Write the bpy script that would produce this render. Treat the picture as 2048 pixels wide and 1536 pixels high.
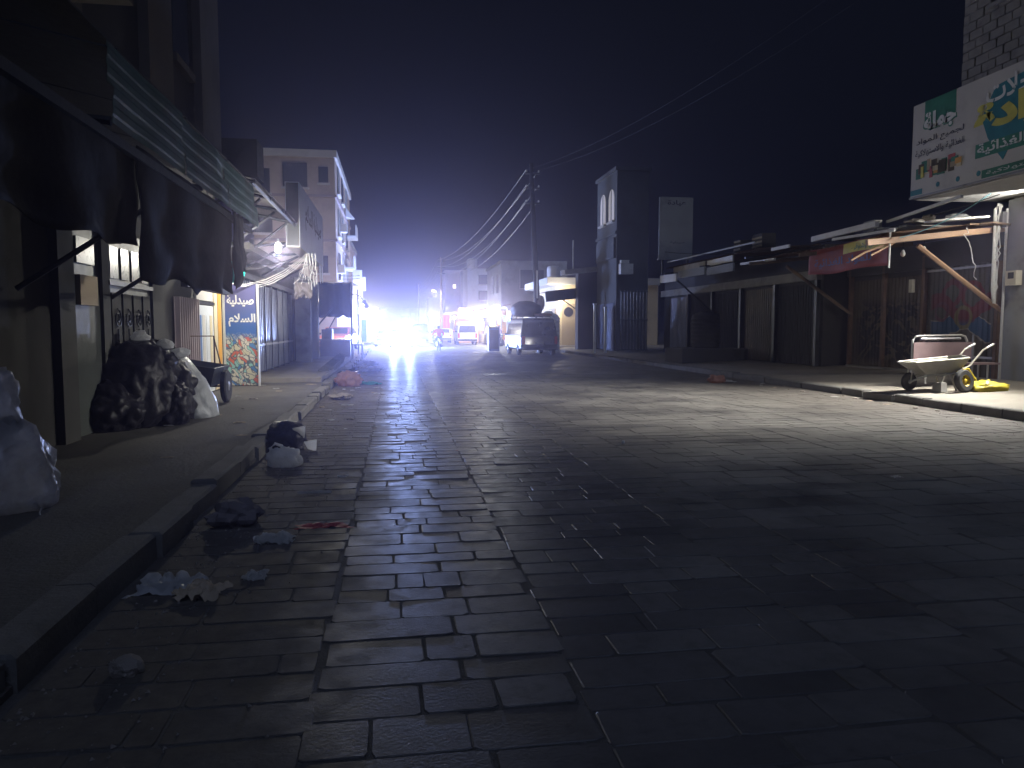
import bpy, math, random
from mathutils import Vector, Matrix, noise
R = math.radians
random.seed(7)
for o in list(bpy.data.objects):
    bpy.data.objects.remove(o)
SC = bpy.context.scene
COL = SC.collection

# ------------------------------------------------------------------ camera
PHI, PSI = 4.308, 8.842
cam = bpy.data.cameras.new('camera')
cam.sensor_width = 36.0
cam.lens = 36.0 * 1500 / 2048
cam.clip_start = 0.05
cam.clip_end = 900
co = bpy.data.objects.new('camera', cam)
COL.objects.link(co)
co.location = (0, 0, 1.5)
co.rotation_euler = (R(90 - PHI), 0, R(-PSI))
SC.camera = co

# ------------------------------------------------------------------ night sky, faint sky glow, exposure
w = bpy.data.worlds.new('World')
SC.world = w
w.use_nodes = True
bg = w.node_tree.nodes['Background']
bg.inputs[0].default_value = (0.42, 0.52, 1.0, 1)
bg.inputs[1].default_value = 0.0078
sl = bpy.data.lights.new('night_glow', 'SUN')
sl.energy = 0.33
sl.angle = R(40)
sl.color = (0.46, 0.60, 1.0)
so = bpy.data.objects.new('night_glow', sl)
COL.objects.link(so)
so.rotation_euler = (R(40), 0, R(10))
vs = SC.view_settings
vs.view_transform = 'Standard'
vs.look = 'None'
vs.exposure = 0.0
vs.gamma = 1.0
SC.render.engine = 'CYCLES'
cy = SC.cycles
cy.use_denoising = True
cy.denoiser = 'OPENIMAGEDENOISE'
cy.max_bounces = 4
cy.diffuse_bounces = 2
cy.glossy_bounces = 2
cy.transmission_bounces = 2
cy.use_adaptive_sampling = True
cy.adaptive_threshold = 0.04
cy.transparent_max_bounces = 10
cy.volume_bounces = 0
cy.sample_clamp_indirect = 3.0
cy.caustics_reflective = False
cy.caustics_refractive = False
cy.use_light_tree = False


# ------------------------------------------------------------------ materials
class NT:
    def __init__(s, m):
        s.t = m.node_tree
        s.n = s.t.nodes

    def node(s, kind, **kw):
        n = s.n.new(kind)
        for k, v in kw.items():
            setattr(n, k, v)
        return n

    def put(s, sock, v):
        if isinstance(v, (int, float)):
            sock.default_value = v
        elif isinstance(v, (tuple, list)):
            sock.default_value = tuple(v) + ((1,) if len(v) == 3 and sock.type == 'RGBA' else ())
        else:
            s.t.links.new(v, sock)

    def math(s, op, a, b=0.0, c=None, clamp=False):
        n = s.node('ShaderNodeMath', operation=op, use_clamp=clamp)
        s.put(n.inputs[0], a)
        s.put(n.inputs[1], b)
        if c is not None:
            s.put(n.inputs[2], c)
        return n.outputs[0]

    def mix(s, f, a, b):
        n = s.node('ShaderNodeMix', data_type='RGBA')
        s.put(n.inputs[0], f)
        s.put(n.inputs[6], a)
        s.put(n.inputs[7], b)
        return n.outputs[2]

    def noise(s, vec, scale, detail=2, rough=0.6, dist=0.0):
        n = s.node('ShaderNodeTexNoise')
        s.t.links.new(vec, n.inputs['Vector'])
        n.inputs['Scale'].default_value = scale
        n.inputs['Detail'].default_value = detail
        n.inputs['Roughness'].default_value = rough
        n.inputs['Distortion'].default_value = dist
        return n.outputs[0]

    def step(s, x, lo, hi):
        n = s.node('ShaderNodeMapRange', interpolation_type='SMOOTHSTEP')
        s.put(n.inputs[0], x)
        n.inputs[1].default_value = lo
        n.inputs[2].default_value = hi
        return n.outputs[0]


MATS = {}


def mul(c, k):
    return tuple(min(0.95, x * k) for x in c)


def mat(name, col=(0.3, 0.3, 0.3), rough=0.8, metal=0.0, var=0.3, scale=3.0, stain=0.35, stain_col=(0.05, 0.045, 0.04), bump=0.15, bscale=45.0,
        spec=0.4, coat=0.0, fn=None, thin=0.0):
    if name in MATS:
        return MATS[name]
    m = bpy.data.materials.new(name)
    m.use_nodes = True
    t = NT(m)
    b = t.n['Principled BSDF']
    pos = t.node('ShaderNodeNewGeometry').outputs['Position']
    base = t.mix(t.noise(pos, scale), mul(col, 1 - var), mul(col, 1 + var))
    if stain > 0:
        st = t.math('MULTIPLY', t.step(t.noise(pos, scale * 0.45 + 0.3, 4, 0.7), 0.5, 0.72), stain)
        base = t.mix(st, base, stain_col)
    if fn:
        base = fn(t, pos, base, b) or base
    t.put(b.inputs['Base Color'], base)
    if not b.inputs['Roughness'].is_linked:
        rr = t.node('ShaderNodeMapRange')
        t.put(rr.inputs[0], t.noise(pos, scale * 4))
        rr.inputs[3].default_value = max(0.03, rough - 0.12)
        rr.inputs[4].default_value = min(1, rough + 0.12)
        t.put(b.inputs['Roughness'], rr.outputs[0])
    b.inputs['Metallic'].default_value = metal
    b.inputs['Specular IOR Level'].default_value = spec
    b.inputs['Coat Weight'].default_value = coat
    b.inputs['Coat Roughness'].default_value = 0.08
    if bump > 0:
        bp = t.node('ShaderNodeBump')
        bp.inputs['Strength'].default_value = bump
        bp.inputs['Distance'].default_value = 0.02
        t.put(bp.inputs['Height'], t.noise(pos, bscale, 3, 0.65))
        t.put(b.inputs['Normal'], bp.outputs[0])
    if thin > 0:
        tl = t.node('ShaderNodeBsdfTranslucent')
        t.put(tl.inputs[0], base)
        mx = t.node('ShaderNodeMixShader')
        mx.inputs[0].default_value = thin
        t.put(mx.inputs[1], b.outputs[0])
        t.put(mx.inputs[2], tl.outputs[0])
        t.put(t.n['Material Output'].inputs['Surface'], mx.outputs[0])
    MATS[name] = m
    return m


def glow(name, col, strength):
    if name in MATS:
        return MATS[name]
    m = bpy.data.materials.new(name)
    m.use_nodes = True
    b = m.node_tree.nodes['Principled BSDF']
    b.inputs['Base Color'].default_value = (*col, 1)
    b.inputs['Emission Color'].default_value = (*col, 1)
    b.inputs['Emission Strength'].default_value = strength
    m.cycles.emission_sampling = 'NONE'
    MATS[name] = m
    return m


def film(name, col, clear, rough=0.25):
    """thin plastic sheet: part see-through, part milky, glossy creases"""
    m = bpy.data.materials.new(name)
    m.use_nodes = True
    t = NT(m)
    b = t.n['Principled BSDF']
    out = t.n['Material Output']
    pos = t.node('ShaderNodeNewGeometry').outputs['Position']
    t.put(b.inputs['Base Color'], t.mix(t.noise(pos, 5), mul(col, 0.6), mul(col, 1.2)))
    b.inputs['Roughness'].default_value = rough
    bp = t.node('ShaderNodeBump')
    bp.inputs['Strength'].default_value = 0.6
    bp.inputs['Distance'].default_value = 0.03
    t.put(bp.inputs['Height'], t.noise(pos, 14, 3, 0.5, 1.5))
    t.put(b.inputs['Normal'], bp.outputs[0])
    tr = t.node('ShaderNodeBsdfTransparent')
    tl = t.node('ShaderNodeBsdfTranslucent')
    tl.inputs[0].default_value = (*col, 1)
    m1 = t.node('ShaderNodeMixShader')
    m1.inputs[0].default_value = 0.45
    t.put(m1.inputs[1], b.outputs[0])
    t.put(m1.inputs[2], tl.outputs[0])
    mx = t.node('ShaderNodeMixShader')
    cl = t.node('ShaderNodeMapRange')
    t.put(cl.inputs[0], t.noise(pos, 4, 3))
    cl.inputs[1].default_value = 0.3
    cl.inputs[2].default_value = 0.7
    cl.inputs[3].default_value = max(0, clear - 0.25)
    cl.inputs[4].default_value = min(1, clear + 0.25)
    t.put(mx.inputs[0], cl.outputs[0])
    t.put(mx.inputs[1], m1.outputs[0])
    t.put(mx.inputs[2], tr.outputs[0])
    t.put(out.inputs['Surface'], mx.outputs[0])
    MATS[name] = m
    return m


def stone_fn(t, pos, base, b):
    sep = t.node('ShaderNodeSeparateXYZ')
    t.put(sep.inputs[0], pos)
    X = sep.outputs[0]
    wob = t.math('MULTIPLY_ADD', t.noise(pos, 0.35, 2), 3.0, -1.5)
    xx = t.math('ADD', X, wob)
    dusty_lit = t.step(xx, 0.8, 4.2)  # dust spread; also lightens the mid-road where lamp light falls off
    oi = t.node('ShaderNodeObjectInfo').outputs['Random']
    br = t.node('ShaderNodeAttribute', attribute_name='tone')
    br.attribute_type = 'GEOMETRY'
    oa = t.node('ShaderNodeAttribute', attribute_name='tone')
    oa.attribute_type = 'OBJECT'
    tone = t.math('ADD', br.outputs['Fac'], oa.outputs['Fac'])
    col = t.mix(tone, (0.075, 0.070, 0.076), (0.22, 0.205, 0.195))
    fine = t.noise(pos, 9, 4, 0.7)
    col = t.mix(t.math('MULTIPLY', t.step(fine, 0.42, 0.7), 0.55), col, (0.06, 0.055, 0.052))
    dust = t.mix(t.noise(pos, 2.2, 3, 0.7), (0.30, 0.28, 0.245), (0.48, 0.455, 0.41))  # road dust, paled so the colour makes up for lamp falloff
    patch = t.math('MULTIPLY', dusty_lit, t.step(t.noise(pos, 0.9, 3, 0.65), 0.28, 0.62))
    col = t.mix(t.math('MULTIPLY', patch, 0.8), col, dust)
    wear = t.noise(pos, 0.28, 3, 0.6)
    col = t.mix(t.step(wear, 0.35, 0.7), t.mix(0.35, col, (0.03, 0.028, 0.028)), t.mix(0.18, col, (0.4, 0.38, 0.35)))
    oil = t.step(t.noise(pos, 0.55, 3, 0.7, 0.6), 0.62, 0.74)
    col = t.mix(t.math('MULTIPLY', oil, 0.75), col, (0.035, 0.03, 0.03))
    edge = t.math('MAXIMUM', t.step(t.math('ADD', X, t.math('MULTIPLY_ADD', t.noise(pos, 1.3, 3), 0.9, -0.45)), 0.05, -0.75), t.math('MULTIPLY', t.step(X, 5.6, 9.0), 0.88))  # kerb dirt; right part also darkens the road to even out lamp falloff
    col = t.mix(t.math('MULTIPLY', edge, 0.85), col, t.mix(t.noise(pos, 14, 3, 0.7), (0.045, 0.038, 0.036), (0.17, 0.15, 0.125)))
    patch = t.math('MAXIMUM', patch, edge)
    rr = t.math('MULTIPLY_ADD', patch, 0.40, 0.40)
    rr = t.math('ADD', rr, t.math('MULTIPLY_ADD', t.noise(pos, 6, 3, 0.7), 0.5, -0.22))
    t.put(b.inputs['Roughness'], t.math('MINIMUM', t.math('MAXIMUM', rr, 0.2), 1.0))
    return col


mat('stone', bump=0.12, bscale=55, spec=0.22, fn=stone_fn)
mat('joint', (0.115, 0.108, 0.10), 0.95, var=0.4, scale=5, bump=0.5, bscale=60)
mat('earth', (0.10, 0.085, 0.07), 0.95, scale=0.7, bump=0.5)
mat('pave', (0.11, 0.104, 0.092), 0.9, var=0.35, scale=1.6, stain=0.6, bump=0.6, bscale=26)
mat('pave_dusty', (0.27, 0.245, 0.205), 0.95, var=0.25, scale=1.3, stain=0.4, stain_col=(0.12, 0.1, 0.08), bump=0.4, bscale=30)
mat('kerb', (0.17, 0.163, 0.15), 0.9, var=0.3, scale=3, stain=0.5, bump=0.5, bscale=30)
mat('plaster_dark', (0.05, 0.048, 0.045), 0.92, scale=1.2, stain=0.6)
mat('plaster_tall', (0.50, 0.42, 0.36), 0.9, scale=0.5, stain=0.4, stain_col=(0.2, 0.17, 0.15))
mat('plaster_brown', (0.12, 0.10, 0.08), 0.92, scale=1.0, stain=0.5)
mat('plaster_grey', (0.30, 0.31, 0.31), 0.9, scale=0.8, stain=0.5)
mat('plaster_pink', (0.46, 0.36, 0.34), 0.9, scale=0.6, stain=0.3)
mat('plaster_cream', (0.62, 0.53, 0.36), 0.9, var=0.12, scale=0.9, stain=0.25)
mat('plaster_tan', (0.42, 0.34, 0.24), 0.85, var=0.15, scale=0.8, stain=0.3)
mat('plaster_white', (0.55, 0.54, 0.52), 0.85, var=0.1, scale=1.3, stain=0.22, stain_col=(0.3, 0.28, 0.25))
mat('plaster_mauve', (0.36, 0.30, 0.31), 0.9, scale=0.6, stain=0.4)
mat('plaster_house', (0.085, 0.09, 0.09), 0.9, scale=0.8, stain=0.5)
mat('plaster_dim', (0.06, 0.06, 0.057), 0.92, scale=1.2, stain=0.6)
mat('block', (0.33, 0.31, 0.28), 0.95, var=0.3, scale=4, stain=0.4, bump=0.6, bscale=40)
mat('mortar', (0.20, 0.19, 0.17), 0.95)
mat('green_sheet', (0.05, 0.12, 0.10), 0.55, metal=0.0, scale=2, stain=0.7, stain_col=(0.06, 0.045, 0.035), spec=0.4, bump=0.1)
mat('rust', (0.16, 0.095, 0.06), 0.85, scale=4, stain=0.5)
mat('steel_dark', (0.055, 0.06, 0.07), 0.5, metal=0.5, scale=4, stain=0.3)
mat('steel', (0.30, 0.30, 0.31), 0.45, metal=0.7, scale=5, stain=0.4)
mat('white_metal', (0.62, 0.62, 0.60), 0.5, var=0.1, scale=4, stain=0.3, stain_col=(0.3, 0.22, 0.15))
mat('orange_wood', (0.40, 0.25, 0.16), 0.6, var=0.15, scale=6, stain=0.25)
mat('wood', (0.19, 0.13, 0.085), 0.85, scale=5, stain=0.4)
mat('wood_pale', (0.42, 0.38, 0.30), 0.85, scale=5, stain=0.4)
mat('door_brown', (0.14, 0.115, 0.085), 0.6, metal=0.1, scale=1.5, stain=0.7, stain_col=(0.035, 0.035, 0.04), spec=0.5)
mat('door_blue', (0.10, 0.115, 0.19), 0.38, metal=0.35, scale=2, stain=0.5, spec=0.6)
mat('door_grey', (0.075, 0.083, 0.078), 0.5, metal=0.2, scale=2, stain=0.6)
mat('door_black', (0.04, 0.04, 0.042), 0.75, metal=0.0, scale=2, stain=0.5, spec=0.3)
mat('tarp_dark', (0.014, 0.011, 0.015), 0.9, scale=3, stain=0.3, bump=0.2, bscale=12)
mat('tarp_black', (0.02, 0.021, 0.026), 0.6, scale=3, stain=0.2)
mat('cloth_brown', (0.17, 0.15, 0.15), 0.9, scale=3)
mat('rubber', (0.022, 0.022, 0.022), 0.8, scale=8, stain=0.3, stain_col=(0.12, 0.1, 0.08))
mat('yellow', (0.72, 0.52, 0.03), 0.5, var=0.12, scale=5, stain=0.2)
mat('yellow_film', (0.75, 0.62, 0.06), 0.4, var=0.15, scale=5, stain=0.12, bump=0.4, bscale=12)
mat('barrow', (0.62, 0.60, 0.52), 0.45, metal=0.2, var=0.12, scale=5, stain=0.35, stain_col=(0.28, 0.22, 0.15), spec=0.6)
mat('mauve_sheet', (0.37, 0.27, 0.28), 0.5, metal=0.2, var=0.2, scale=5, stain=0.4, stain_col=(0.4, 0.2, 0.14))
mat('concrete', (0.30, 0.29, 0.27), 0.95, scale=3, stain=0.4, bump=0.5)
mat('glass', (0.02, 0.024, 0.03), 0.08, stain=0, bump=0, spec=0.8)
mat('glass_dim', (0.05, 0.06, 0.065), 0.15, stain=0.2, bump=0, spec=0.8)
mat('pane_pale', (0.33, 0.35, 0.34), 0.3, stain=0.3, bump=0)
mat('paint_white', (0.82, 0.82, 0.80), 0.3, var=0.05, stain=0.12, bump=0.02, spec=0.6, coat=0.5)
mat('paint_silver', (0.42, 0.43, 0.45), 0.3, metal=0.5, var=0.05, stain=0.15, bump=0.02, coat=0.4)
mat('paint_dark', (0.02, 0.025, 0.042), 0.3, metal=0.3, var=0.1, stain=0.15, bump=0.02, coat=0.5)
mat('paint_red', (0.55, 0.17, 0.11), 0.35, var=0.08, stain=0.15, bump=0.02, coat=0.4)
mat('paint_blue', (0.05, 0.09, 0.24), 0.3, var=0.08, stain=0.15, bump=0.02, coat=0.4)
mat('plastic_black', (0.02, 0.02, 0.022), 0.5, stain=0.2)
mat('plastic_white', (0.70, 0.70, 0.68), 0.45, stain=0.15, var=0.08)
mat('plastic_cream', (0.66, 0.62, 0.50), 0.5, stain=0.2, var=0.08)
mat('plastic_blue', (0.05, 0.16, 0.42), 0.4, stain=0.2)
mat('plastic_teal', (0.04, 0.40, 0.36), 0.4, stain=0.15)
mat('tail_red', (0.45, 0.015, 0.01), 0.25, stain=0, bump=0)
mat('skin', (0.28, 0.165, 0.11), 0.6, stain=0, var=0.08)
mat('hair', (0.015, 0.012, 0.01), 0.7, stain=0)
mat('cloth_red', (0.70, 0.05, 0.09), 0.9, stain=0)
mat('cloth_white', (0.66, 0.66, 0.64), 0.9, stain=0)
mat('cloth_grey', (0.20, 0.22, 0.22), 0.9, stain=0)
mat('cloth_dark', (0.05, 0.05, 0.065), 0.9, stain=0)
mat('cloth_mauve', (0.30, 0.20, 0.24), 0.9, stain=0)
mat('sign_white', (0.60, 0.58, 0.55), 0.5, var=0.06, scale=1.5, stain=0.15, bump=0.03)
mat('sign_pale', (0.70, 0.73, 0.77), 0.36, spec=0.7, var=0.06, scale=1.5, stain=0.2, bump=0.03)
mat('sign_green', (0.03, 0.20, 0.13), 0.5, stain=0.1, bump=0.02)
mat('sign_teal', (0.02, 0.20, 0.25), 0.5, stain=0.1, bump=0.02)
mat('sign_yellow', (0.66, 0.60, 0.12), 0.5, stain=0.1, bump=0.02)
mat('sign_red', (0.27, 0.05, 0.038), 0.7, var=0.25, scale=2, stain=0.5, stain_col=(0.12, 0.02, 0.04), bump=0.15, bscale=14)
mat('sign_orange', (0.72, 0.36, 0.06), 0.6, stain=0.15, var=0.12)
mat('ink', (0.03, 0.03, 0.05), 0.6, stain=0, bump=0)
mat('ink_white', (0.80, 0.80, 0.78), 0.5, stain=0, bump=0, var=0.03)
mat('ink_blue', (0.04, 0.08, 0.26), 0.5, stain=0, bump=0)
mat('paper', (0.74, 0.74, 0.72), 0.85, stain=0.2, var=0.15, thin=0.65)
mat('paper_tan', (0.42, 0.34, 0.24), 0.9, stain=0.25, var=0.15)
mat('bag_white', (0.84, 0.86, 0.88), 0.35, stain=0.1, var=0.2, scale=8, bump=0.5, bscale=22, spec=0.6, thin=0.65)
mat('bag_pink', (0.56, 0.34, 0.28), 0.45, stain=0.15, var=0.15, scale=8, bump=0.4, bscale=22, thin=0.65)
mat('bag_teal', (0.08, 0.50, 0.50), 0.4, stain=0.1, scale=8, bump=0.4, bscale=22, thin=0.65)
mat('bag_black', (0.012, 0.011, 0.018), 0.5, stain=0.1, scale=6, bump=0.7, bscale=9, spec=0.25)
mat('bag_red', (0.40, 0.06, 0.06), 0.5, stain=0.2, scale=8, bump=0.4)
mat('wire_black', (0.015, 0.015, 0.016), 0.6, stain=0, bump=0)
mat('wire_white', (0.66, 0.65, 0.62), 0.6, stain=0.2, bump=0)
mat('wire_cyan', (0.25, 0.50, 0.58), 0.5, stain=0, bump=0)
mat('rubble', (0.26, 0.23, 0.20), 0.95, scale=8, stain=0.3, bump=0.6)
film('clear_film', (0.62, 0.62, 0.66), 0.36, 0.2)
film('milky_film', (0.72, 0.75, 0.78), 0.08, 0.3)
glow('lamp_white', (1.0, 0.97, 0.9), 30.0)
glow('lamp_warm', (1.0, 0.93, 0.75), 28.0)
glow('head_lamp', (0.88, 0.93, 1.0), 400.0)
glow('neon_cyan', (0.02, 0.75, 0.60), 2.2)
glow('lit_cyan', (0.05, 0.62, 0.55), 0.45)
glow('lit_orange', (0.85, 0.36, 0.05), 0.4)
glow('lit_pane', (0.8, 0.74, 0.66), 0.16)
glow('lit_window', (1.0, 0.9, 0.8), 2.0)


# ------------------------------------------------------------------ mesh helpers
class MB:
    def __init__(s):
        s.v, s.f = [], []

    def add(s, vs, fs):
        k = len(s.v)
        s.v += [Vector(p) for p in vs]
        s.f += [tuple(i + k for i in f) for f in fs]
        return s

    def box(s, c, d, rz=0.0, rx=0.0, ry=0.0, taper=1.0):
        m = Matrix.Rotation(rz, 3, 'Z') @ Matrix.Rotation(ry, 3, 'Y') @ Matrix.Rotation(rx, 3, 'X')
        c = Vector(c)
        p = []
        for z in (-.5, .5):
            k = taper if z > 0 else 1
            for x, y in ((-.5, -.5), (.5, -.5), (.5, .5), (-.5, .5)):
                p.append(c + m @ Vector((x * d[0] * k, y * d[1] * k, z * d[2])))
        return s.add(p, [(3, 2, 1, 0), (4, 5, 6, 7), (0, 1, 5, 4), (1, 2, 6, 5), (2, 3, 7, 6), (3, 0, 4, 7)])

    def span(s, a, b):
        return s.box([(a[i] + b[i]) / 2 for i in range(3)], [abs(b[i] - a[i]) for i in range(3)])

    def tube(s, pts, r, n=6, cap=True):
        pts = [Vector(p) for p in pts]
        rs = r if isinstance(r, (list, tuple)) else [r] * len(pts)
        ring = []
        for i, p in enumerate(pts):
            d = (pts[min(i + 1, len(pts) - 1)] - pts[max(i - 1, 0)]).normalized()
            a = Vector((0, 0, 1)) if abs(d.z) < 0.9 else Vector((1, 0, 0))
            u = d.cross(a).normalized()
            w_ = d.cross(u)
            ring.append([p + (u * math.cos(q) + w_ * math.sin(q)) * rs[i] for q in [2 * math.pi * k / n for k in range(n)]])
        vs = [q for g in ring for q in g]
        fs = []
        for i in range(len(pts) - 1):
            for k in range(n):
                a, b = i * n + k, i * n + (k + 1) % n
                fs.append((a, b, b + n, a + n))
        if cap:
            fs.append(tuple(reversed(range(n))))
            fs.append(tuple(range((len(pts) - 1) * n, len(pts) * n)))
        return s.add(vs, fs)

    def lathe(s, prof, c, n=16, axis='Z', rot=None):
        c = Vector(c)
        vs, fs = [], []
        for r_, h in prof:
            for k in range(n):
                q = 2 * math.pi * k / n
                p = Vector((r_ * math.cos(q), r_ * math.sin(q), h))
                if axis == 'X':
                    p = Vector((p.z, p.x, p.y))
                elif axis == 'Y':
                    p = Vector((p.x, p.z, p.y))
                if rot is not None:
                    p = rot @ p
                vs.append(c + p)
        for i in range(len(prof) - 1):
            for k in range(n):
                a, b = i * n + k, i * n + (k + 1) % n
                fs.append((a, b, b + n, a + n))
        fs.append(tuple(reversed(range(n))))
        fs.append(tuple(range((len(prof) - 1) * n, len(prof) * n)))
        return s.add(vs, fs)

    def ring(s, prof, c, n=20, axis='Y', rot=None):
        k0 = len(s.f)
        s.lathe(list(prof) + [prof[0]], c, n, axis, rot)
        del s.f[-2:]
        return s

    def grid(s, fn, nu, nv):
        vs = [fn(i / nu, j / nv) for j in range(nv + 1) for i in range(nu + 1)]
        fs = []
        for j in range(nv):
            for i in range(nu):
                a = j * (nu + 1) + i
                fs.append((a, a + 1, a + nu + 2, a + nu + 1))
        return s.add(vs, fs)

    def poly(s, pts, off):
        """flat polygon given a thickness along off"""
        off = Vector(off)
        n = len(pts)
        a = [Vector(p) for p in pts]
        fs = [tuple(range(n)), tuple(reversed(range(n, 2 * n)))]
        fs += [(i, i + n, (i + 1) % n + n, (i + 1) % n) for i in range(n)]
        return s.add(a + [p + off for p in a], fs)

    def corrugated(s, o, u, v, nrm, w_, h, pitch, depth, thick=0.004, warp=0.0, seed=0):
        """ribbed sheet: waves run along u, ribs along v, thickness along nrm"""
        o, u, v, nrm = Vector(o), Vector(u).normalized(), Vector(v).normalized(), Vector(nrm).normalized()
        prof = []
        x = 0.0
        while x < w_ - 1e-6:
            for a, d in ((0, 0), (.35, 0), (.5, 1), (.85, 1)):
                if x + a * pitch < w_:
                    prof.append((x + a * pitch, d * depth))
            x += pitch
        prof.append((w_, 0))
        nv = 4 if warp else 1
        rows = []
        for j in range(nv + 1):
            rows.append([o + u * a + v * (h * j / nv) + nrm * (d + warp * noise.noise(Vector((a * 1.3, j * 0.9, seed)))) for a, d in prof])
        n = len(prof)
        vs = [p for r_ in rows for p in r_] + [p - nrm * thick for r_ in rows for p in r_]
        k = n * (nv + 1)
        fs = []
        for j in range(nv):
            for i in range(n - 1):
                a = j * n + i
                fs.append((a, a + 1, a + n + 1, a + n))
                fs.append((k + a + n, k + a + n + 1, k + a + 1, k + a))
        return s.add(vs, fs)

    def build(s, name, m, parent=None, local=False, smooth=False, origin=None):
        me = bpy.data.meshes.new(name)
        o = bpy.data.objects.new(name, me)
        COL.objects.link(o)
        sh = Vector((0, 0, 0))
        if parent is not None:
            o.parent = parent
            if not local:
                root = parent
                while root.parent:
                    root = root.parent
                sh = root.location
        elif not local:
            if origin is not None:
                sh = Vector(origin)
            else:
                lo = [min(p[i] for p in s.v) for i in range(3)]
                hi = [max(p[i] for p in s.v) for i in range(3)]
                sh = Vector(((lo[0] + hi[0]) / 2, (lo[1] + hi[1]) / 2, lo[2]))
            o.location = sh
        me.from_pydata([tuple(p - sh) for p in s.v], [], s.f)
        mm = MATS[m] if isinstance(m, str) else m
        me.materials.append(mm)
        if smooth:
            for p in me.polygons:
                p.use_smooth = True
        me.update()
        return o


def tag(o, label=None, cat=None, group=None, kind=None):
    for k, v in (('label', label), ('category', cat), ('group', group), ('kind', kind)):
        if v:
            o[k] = v
    return o


def thing(name, label, cat, loc=(0, 0, 0), rz=0.0, group=None):
    o = bpy.data.objects.new(name, None)
    COL.objects.link(o)
    o.empty_display_size = 0.2
    o.location = loc
    o.rotation_euler = (0, 0, rz)
    return tag(o, label, cat, group)


def copy_tree(o, parent=None):
    c = o.copy()
    COL.objects.link(c)
    c.parent = parent
    for ch in [x for x in bpy.data.objects if x.parent == o]:
        copy_tree(ch, c)
    return c


def lamp(name, loc, power, col, radius=0.05, parent=None, kind='POINT', spot=None, rot=None):
    l = bpy.data.lights.new(name, kind)
    l.energy = power
    l.color = col
    l.shadow_soft_size = radius
    if spot:
        l.spot_size = R(spot)
        l.spot_blend = 0.12
    o = bpy.data.objects.new(name, l)
    COL.objects.link(o)
    if rot:
        o.rotation_euler = rot
    if parent is not None:
        o.parent = parent
        root = parent
        while root.parent:
            root = root.parent
        loc = Vector(loc) - root.location
    o.location = loc
    return o


# Arabic letters joined by hand: isolated, initial, medial, final forms, then written in visual order
AR = {}
for e in ("ا FE8D - - FE8E|ب FE8F FE91 FE92 FE90|ة FE93 - - FE94|ت FE95 FE97 FE98 FE96|ج FE9D FE9F FEA0 FE9E|ح FEA1 FEA3 FEA4 FEA2|د FEA9 - - FEAA|ذ FEAB - - FEAC|"
          "ر FEAD - - FEAE|س FEB1 FEB3 FEB4 FEB2|ش FEB5 FEB7 FEB8 FEB6|ص FEB9 FEBB FEBC FEBA|ع FEC9 FECB FECC FECA|غ FECD FECF FED0 FECE|ف FED1 FED3 FED4 FED2|"
          "ق FED5 FED7 FED8 FED6|ك FED9 FEDB FEDC FEDA|ل FEDD FEDF FEE0 FEDE|م FEE1 FEE3 FEE4 FEE2|ن FEE5 FEE7 FEE8 FEE6|ه FEE9 FEEB FEEC FEEA|و FEED - - FEEE|"
          "ي FEF1 FEF3 FEF4 FEF2|ئ FE89 FE8B FE8C FE8A|ﻻ FEFB - - FEFC").split('|'):
    a = e.split()
    AR[a[0]] = [None if x == '-' else chr(int(x, 16)) for x in a[1:]]


def shape_arabic(s):
    s = s.replace('لا', 'ﻻ')
    out = []
    for k, c in enumerate(s):
        if c not in AR:
            out.append(c)
            continue
        iso, ini, med, fin = AR[c]
        p = k > 0 and s[k - 1] in AR and AR[s[k - 1]][1] is not None
        n = ini is not None and k + 1 < len(s) and s[k + 1] in AR
        out.append(med if p and n and med else fin if p else ini if n else iso)
    return ''.join(reversed(out))


def writing(text, o, u, v, width, height, m, parent, bold=0.02, thick=0.004, name='lettering', slant=0.0):
    """text as a thin mesh laid in the box (o, u*width, v*height); o is the lower left corner as read"""
    c = bpy.data.curves.new('text', 'FONT')
    c.body = shape_arabic(text)
    c.offset = bold
    c.resolution_u = 3
    t = bpy.data.objects.new('text', c)
    COL.objects.link(t)
    bpy.context.view_layer.update()
    me = bpy.data.meshes.new_from_object(t.evaluated_get(bpy.context.evaluated_depsgraph_get()))
    bpy.data.objects.remove(t)
    bpy.data.curves.remove(c)
    xs = [p.co.x for p in me.vertices]
    ys = [p.co.y for p in me.vertices]
    x0, x1, y0, y1 = min(xs), max(xs), min(ys), max(ys)
    o, u, v = Vector(o), Vector(u).normalized(), Vector(v).normalized()
    n = u.cross(v)
    vs = []
    for p in me.vertices:
        a, b = (p.co.x - x0) / (x1 - x0), (p.co.y - y0) / (y1 - y0)
        vs.append(o + u * (a * width + slant * b) + v * (b * height) + n * thick)
    fx = [(min(me.vertices[i].co.x for i in f.vertices), max(me.vertices[i].co.x for i in f.vertices), tuple(f.vertices)) for f in me.polygons]
    bpy.data.meshes.remove(me)
    # one mesh for each word: cut at the widest blanks along the line
    fx.sort()
    gaps, reach = [], fx[0][1]
    for f in fx[1:]:
        if f[0] > reach:
            gaps.append((f[0] - reach, reach))
        reach = max(reach, f[1])
    cuts = sorted(g_[1] for g_ in sorted(gaps, reverse=True)[:text.count(' ')])
    res = None
    for lo, hi in zip([-1e9] + cuts, cuts + [1e9]):
        sel = [f[2] for f in fx if lo < f[1] <= hi]
        ids = sorted({i for f in sel for i in f})
        ren = {i: k for k, i in enumerate(ids)}
        res = MB().add([vs[i] for i in ids], [tuple(ren[i] for i in f) for f in sel]).build(name, m, parent)
    return res


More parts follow.
